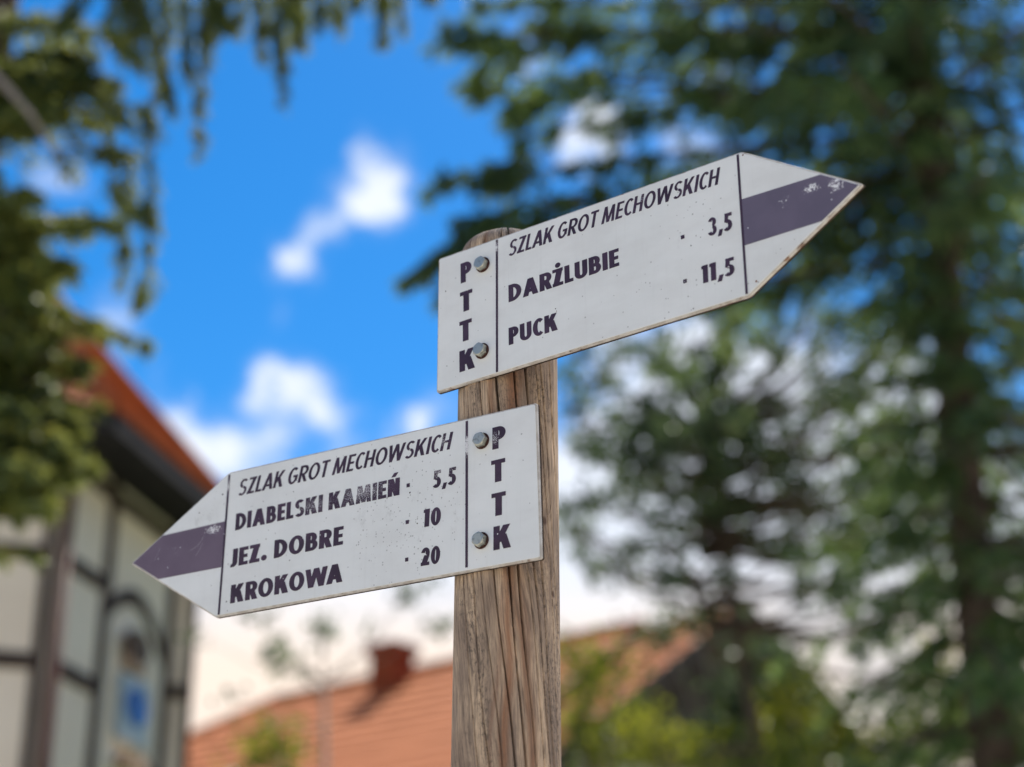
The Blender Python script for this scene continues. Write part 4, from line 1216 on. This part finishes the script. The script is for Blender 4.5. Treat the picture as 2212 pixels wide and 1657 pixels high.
def direction_sign(label, origin, yaw, tilt, outline, stripe, dividers, lines, dots, flecks, bolts, km, scratches=()):
    root = empty('trail_sign', origin, label, 'sign', 'arrow signs bolted to the post')
    # local x along the sign, local y up its face, local z out of its face
    e = Vector((math.cos(yaw), math.sin(yaw), 0)); nrm = Vector((math.sin(yaw), -math.cos(yaw), 0)); up = Vector((0, 0, 1))
    ex = e * math.cos(tilt) + up * math.sin(tilt); ey = -e * math.sin(tilt) + up * math.cos(tilt)
    mat = Matrix((ex, ey, nrm)).transposed()
    root.rotation_mode = 'QUATERNION'
    root.rotation_quaternion = mat.to_quaternion()
    mm = lambda P: [(x / 1000, y / 1000) for x, y in P]
    O = mm(outline)
    v, f = slab(rounded(O, .0026), -.0042, -.0009)
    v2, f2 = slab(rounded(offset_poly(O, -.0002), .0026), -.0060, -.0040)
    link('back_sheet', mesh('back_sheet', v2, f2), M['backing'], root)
    bk = link('backing_board', mesh('backing_board', v, f), M['edge' + km], root)
    bv = bk.modifiers.new('edge', 'BEVEL'); bv.width = .0006; bv.segments = 2; bv.limit_method = 'ANGLE'; bv.angle_limit = R(60)
    v, f = slab(rounded(offset_poly(O, .0016), .0022), -.0011, 0)
    fp = link('face_panel', mesh('face_panel', v, f), M['panel' + km], root)
    bv = fp.modifiers.new('edge', 'BEVEL'); bv.width = .00025; bv.segments = 2; bv.limit_method = 'ANGLE'; bv.angle_limit = R(60)
    # violet band across the point
    S = mm(stripe)
    inner = offset_poly(O, .0021)
    Sx = S
    nI = len(inner)
    A = sum(inner[i][0] * inner[(i + 1) % nI][1] - inner[(i + 1) % nI][0] * inner[i][1] for i in range(nI)); sg = 1 if A > 0 else -1
    for i in range(nI):       # clip the band to the inset outline
        a_, b_ = inner[i], inner[(i + 1) % nI]
        out = []
        side = lambda p: sg * ((b_[0] - a_[0]) * (p[1] - a_[1]) - (b_[1] - a_[1]) * (p[0] - a_[0]))
        for j in range(len(Sx)):
            p, q = Sx[j], Sx[(j + 1) % len(Sx)]
            sp_, sq = side(p), side(q)
            if sp_ >= 0: out.append(p)
            if (sp_ >= 0) != (sq >= 0):
                t = sp_ / (sp_ - sq); out.append((p[0] + (q[0] - p[0]) * t, p[1] + (q[1] - p[1]) * t))
        Sx = out
    V, F = fill([[Sx]], .00022)
    link('violet_band', mesh('violet_band', V, F), M['band' + km], root)
    for (x0, y0, x1, y1, wd) in dividers:
        V, F = fill([[[(a_ / 1000, b_ / 1000) for a_, b_ in ((x1 - wd / 2, y1), (x1 + wd / 2, y1), (x0 + wd / 2, y0), (x0 - wd / 2, y0))]]], .00032)
        link('divider_line', mesh('divider_line', V, F), M['ink' + km], root)
    for (txt, x0, y0, x1, y1, cap, bold, slant) in lines:
        ang = math.atan2(y1 - y0, x1 - x0)
        G = line_polys(txt, x0 / 1000, y0 / 1000, math.hypot(x1 - x0, y1 - y0) / 1000, cap / 1000, bold, slant, ang,
                       stem=None)
        V, F = fill(G, .00022)
        link('lettering', mesh('lettering', V, F), M['ink' + km], root)
    for (x, y) in dots:
        V, F = fill([[[((x + a_) / 1000, (y + b_) / 1000) for a_, b_ in ((-2, -2), (2, -2), (2, 2), (-2, 2))]]], .00022)
        link('leader_dot', mesh('leader_dot', V, F), M['ink' + km], root)
    for (x, y, r, mt) in flecks:
        P = [((x + r * rng.uniform(.7, 1.2) * math.cos(t)) / 1000, (y + r * rng.uniform(.7, 1.2) * math.sin(t)) / 1000) for t in np.linspace(0, 6.28, 9)[:-1]]
        V, F = fill([[P]], .00015)
        link('fleck', mesh('fleck', V, F), M[mt], root)
    for pts in scratches:
        m = MB(); P = [np.array([a_ / 1000, b_ / 1000]) for a_, b_ in pts]
        for i in range(len(P) - 1):
            d_ = P[i + 1] - P[i]; d_ /= np.linalg.norm(d_); nn = np.array([-d_[1], d_[0]]) * .00013
            m.add([(*(P[i] - nn), .0003), (*(P[i + 1] - nn), .0003), (*(P[i + 1] + nn), .0003), (*(P[i] + nn), .0003)], [(0, 1, 2, 3)])
        m.build('scratch', M['scratch'], root)
    for (x, y, rot) in bolts:
        x, y = x / 1000, y / 1000
        def lathe(name, prof, mt, seg=36, hexm=False, parent=root):
            vs_, fs = [], []
            for (r, z) in prof:
                for k in range(seg):
                    t = 2 * math.pi * k / seg + rot
                    vs_.append((x + r * math.cos(t), y + r * math.sin(t), z))
            for i in range(len(prof) - 1):
                for k in range(seg):
                    fs.append((i * seg + k, i * seg + (k + 1) % seg, (i + 1) * seg + (k + 1) % seg, (i + 1) * seg + k))
            fs.append(tuple(range((len(prof) - 1) * seg, len(prof) * seg))); fs.append(tuple(range(seg))[::-1])
            o_ = link(name, mesh(name, vs_, fs), M[mt], parent)
            return o_
        # hexagon head with its corners turned down by a chamfer
        seg = 48; vs_, fs = [], []
        prof = [(1.0, .0013, 0), (1.0, .0066, 0), (1.0, .0070, .35), (1.0, .0074, 1.0), (.88, .0077, 1.0), (.0001, .0077, 1.0)]
        R6 = .0066
        for (s_, z, ch_) in prof:
            for k in range(seg):
                t = 2 * math.pi * k / seg
                hexr = R6 * math.cos(math.pi / 6) / math.cos((t % (math.pi / 3)) - math.pi / 6) * 1.12
                rr = min(hexr, R6 * 1.12 * (1 - .13 * ch_)) * s_
                vs_.append((x + rr * math.cos(t + rot), y + rr * math.sin(t + rot), z))
        for i in range(len(prof) - 1):
            for k in range(seg):
                fs.append((i * seg + k, i * seg + (k + 1) % seg, (i + 1) * seg + (k + 1) % seg, (i + 1) * seg + k))
        fs.append(tuple(range(seg))[::-1])
        bo = link('bolt', mesh('bolt', vs_, fs), M['zinc'], root)
        ws = lathe('washer', [(.0082, .0001), (.0084, .0006), (.0082, .0014), (.0078, .0017), (.003, .0017)], 'rust', parent=bo)
    return root

S1 = dict(origin=(-0.07735, 1.67388, CAM_H + 0.85865), yaw=-0.62511, tilt=0.01159)
S2 = dict(origin=(0.0253, 1.6018, CAM_H + 0.66731), yaw=-0.5713, tilt=-0.00976)
direction_sign('white arrow sign pointing right, the upper one, listing DARŻLUBIE and PUCK', **S1,
    outline=[(0.8, 1.1), (-0.8, -150.8), (357.4, -149.4), (477.6, -74.6), (360.3, 0.9)],
    stripe=[(357.0, -49.6), (432, -51.4), (480, -52.5), (485, -74.6), (480, -99.3), (440.8, -98.4), (357.0, -97.8)],
    dividers=[(76.9, -1.4, 75.6, -148.6, 2.7), (356.6, -1.6, 355.8, -147.0, 2.5)],
    lines=[('SZLAK GROT MECHOWSKICH', 90.4, -25.2, 333.6, -25.6, 17.6, False, .22),
           ('DARŻLUBIE', 90.7, -76.5, 221.9, -76.1, 19.0, True, 0), ('PUCK', 90.3, -123.6, 149.0, -123.3, 18.8, True, 0),
           ('3,5', 320.0, -76.4, 345.9, -77.4, 18.4, True, 0), ('11,5', 310.4, -122.8, 345.4, -123.6, 18.2, True, 0),
           ('P', 30.6, -37.2, 44.6, -37.0, 22.9, True, 0), ('T', 29.8, -70.4, 45.6, -70.2, 22.9, True, 0),
           ('T', 29.1, -103.6, 44.8, -103.4, 23.1, True, 0), ('K', 29.0, -136.4, 48.4, -136.2, 23.1, True, 0)],
    dots=[(293.0, -68.2), (292.9, -114.6)],
    flecks=[(301.4, -80.0, .7, 'dirt'), (366.3, -137.2, 1.2, 'rustspot'), (368, -138.5, .6, 'dirt'), (11, -40, .8, 'dirt'), (13, -125, .6, 'dirt'), (358, -137, .5, 'dirt'),
            (100, -9.5, .6, 'dirt'), (362, -3.8, .9, 'rustspot'), (300, -145, .6, 'dirt'), (240, -110, .4, 'dirt'), (180, -60, .4, 'dirt'), (147, -100, .6, 'dirt'), (148, -103, .5, 'rustspot')],
    bolts=[(59.2, -24.6, .2), (57.6, -120.8, .5)], km='1')
direction_sign('white arrow sign pointing left, the lower one, listing DIABELSKI KAMIEŃ, JEZ. DOBRE and KROKOWA', **S2,
    outline=[(-2.4, 0.5), (3.1, -157.2), (-396.4, -155.5), (-525.7, -76.6), (-391.6, 4.0)],
    stripe=[(-391.8, -51.4), (-483.3, -52.1), (-532, -52.5), (-535, -76.6), (-532, -100.5), (-485.1, -100.9), (-393.0, -101.9)],
    dividers=[(-83.0, -1.8, -80.4, -152.6, 2.9), (-390.4, 1.0, -391.4, -153.4, 2.8)],
    lines=[('SZLAK GROT MECHOWSKICH', -377.0, -26.0, -103.0, -27.6, 18.0, False, .22),
           ('DIABELSKI KAMIEŃ', -376.9, -64.3, -162.8, -64.1, 18.6, True, 0), ('JEZ. DOBRE', -378.6, -104.2, -231.4, -104.0, 19.6, True, 0),
           ('KROKOWA', -376.9, -143.8, -230.0, -143.2, 19.8, True, 0),
           ('5,5', -122.6, -64.9, -94.6, -65.3, 18.0, True, 0), ('10', -132.9, -103.2, -112.0, -103.9, 18.2, True, 0), ('20', -134.4, -142.6, -111.8, -143.2, 18.0, True, 0),
           ('P', -52.4, -38.4, -37.0, -38.2, 23.0, True, 0), ('T', -53.4, -72.6, -37.2, -72.4, 22.9, True, 0),
           ('T', -52.6, -106.9, -36.2, -106.7, 23.2, True, 0), ('K', -50.0, -140.8, -30.2, -140.7, 23.6, True, 0)],
    dots=[(-152.3, -56.0), (-152.0, -94.4), (-151.4, -133.1)],
    flecks=[(-150, -64, 1.0, 'dirt'), (-382, -141, .9, 'dirt'), (-380, -151, .5, 'dirt'), (-300, -109.5, .7, 'dirt'), (-345, -80, .4, 'dirt'), (-318, -95, .5, 'dirt'),
            (-398, -20, 1.0, 'dirt'), (-430, -35, .9, 'dirt'), (-17, -56, .5, 'dirt'), (-60, -42, .5, 'dirt'), (-300, -35, .5, 'dirt'), (-140, -98, .8, 'dirt'), (-460, -38, .6, 'dirt'), (-405, -120, .5, 'dirt')],
    bolts=[(-64.4, -26.8, .1), (-63.6, -128.7, .35)], km='2',
    scratches=[[(-420, -62), (-424, -68), (-428, -72), (-433, -74.5), (-439, -76)], [(-421, -70), (-425, -77), (-430, -83)], [(-483, -66), (-487, -74), (-490, -79)]])
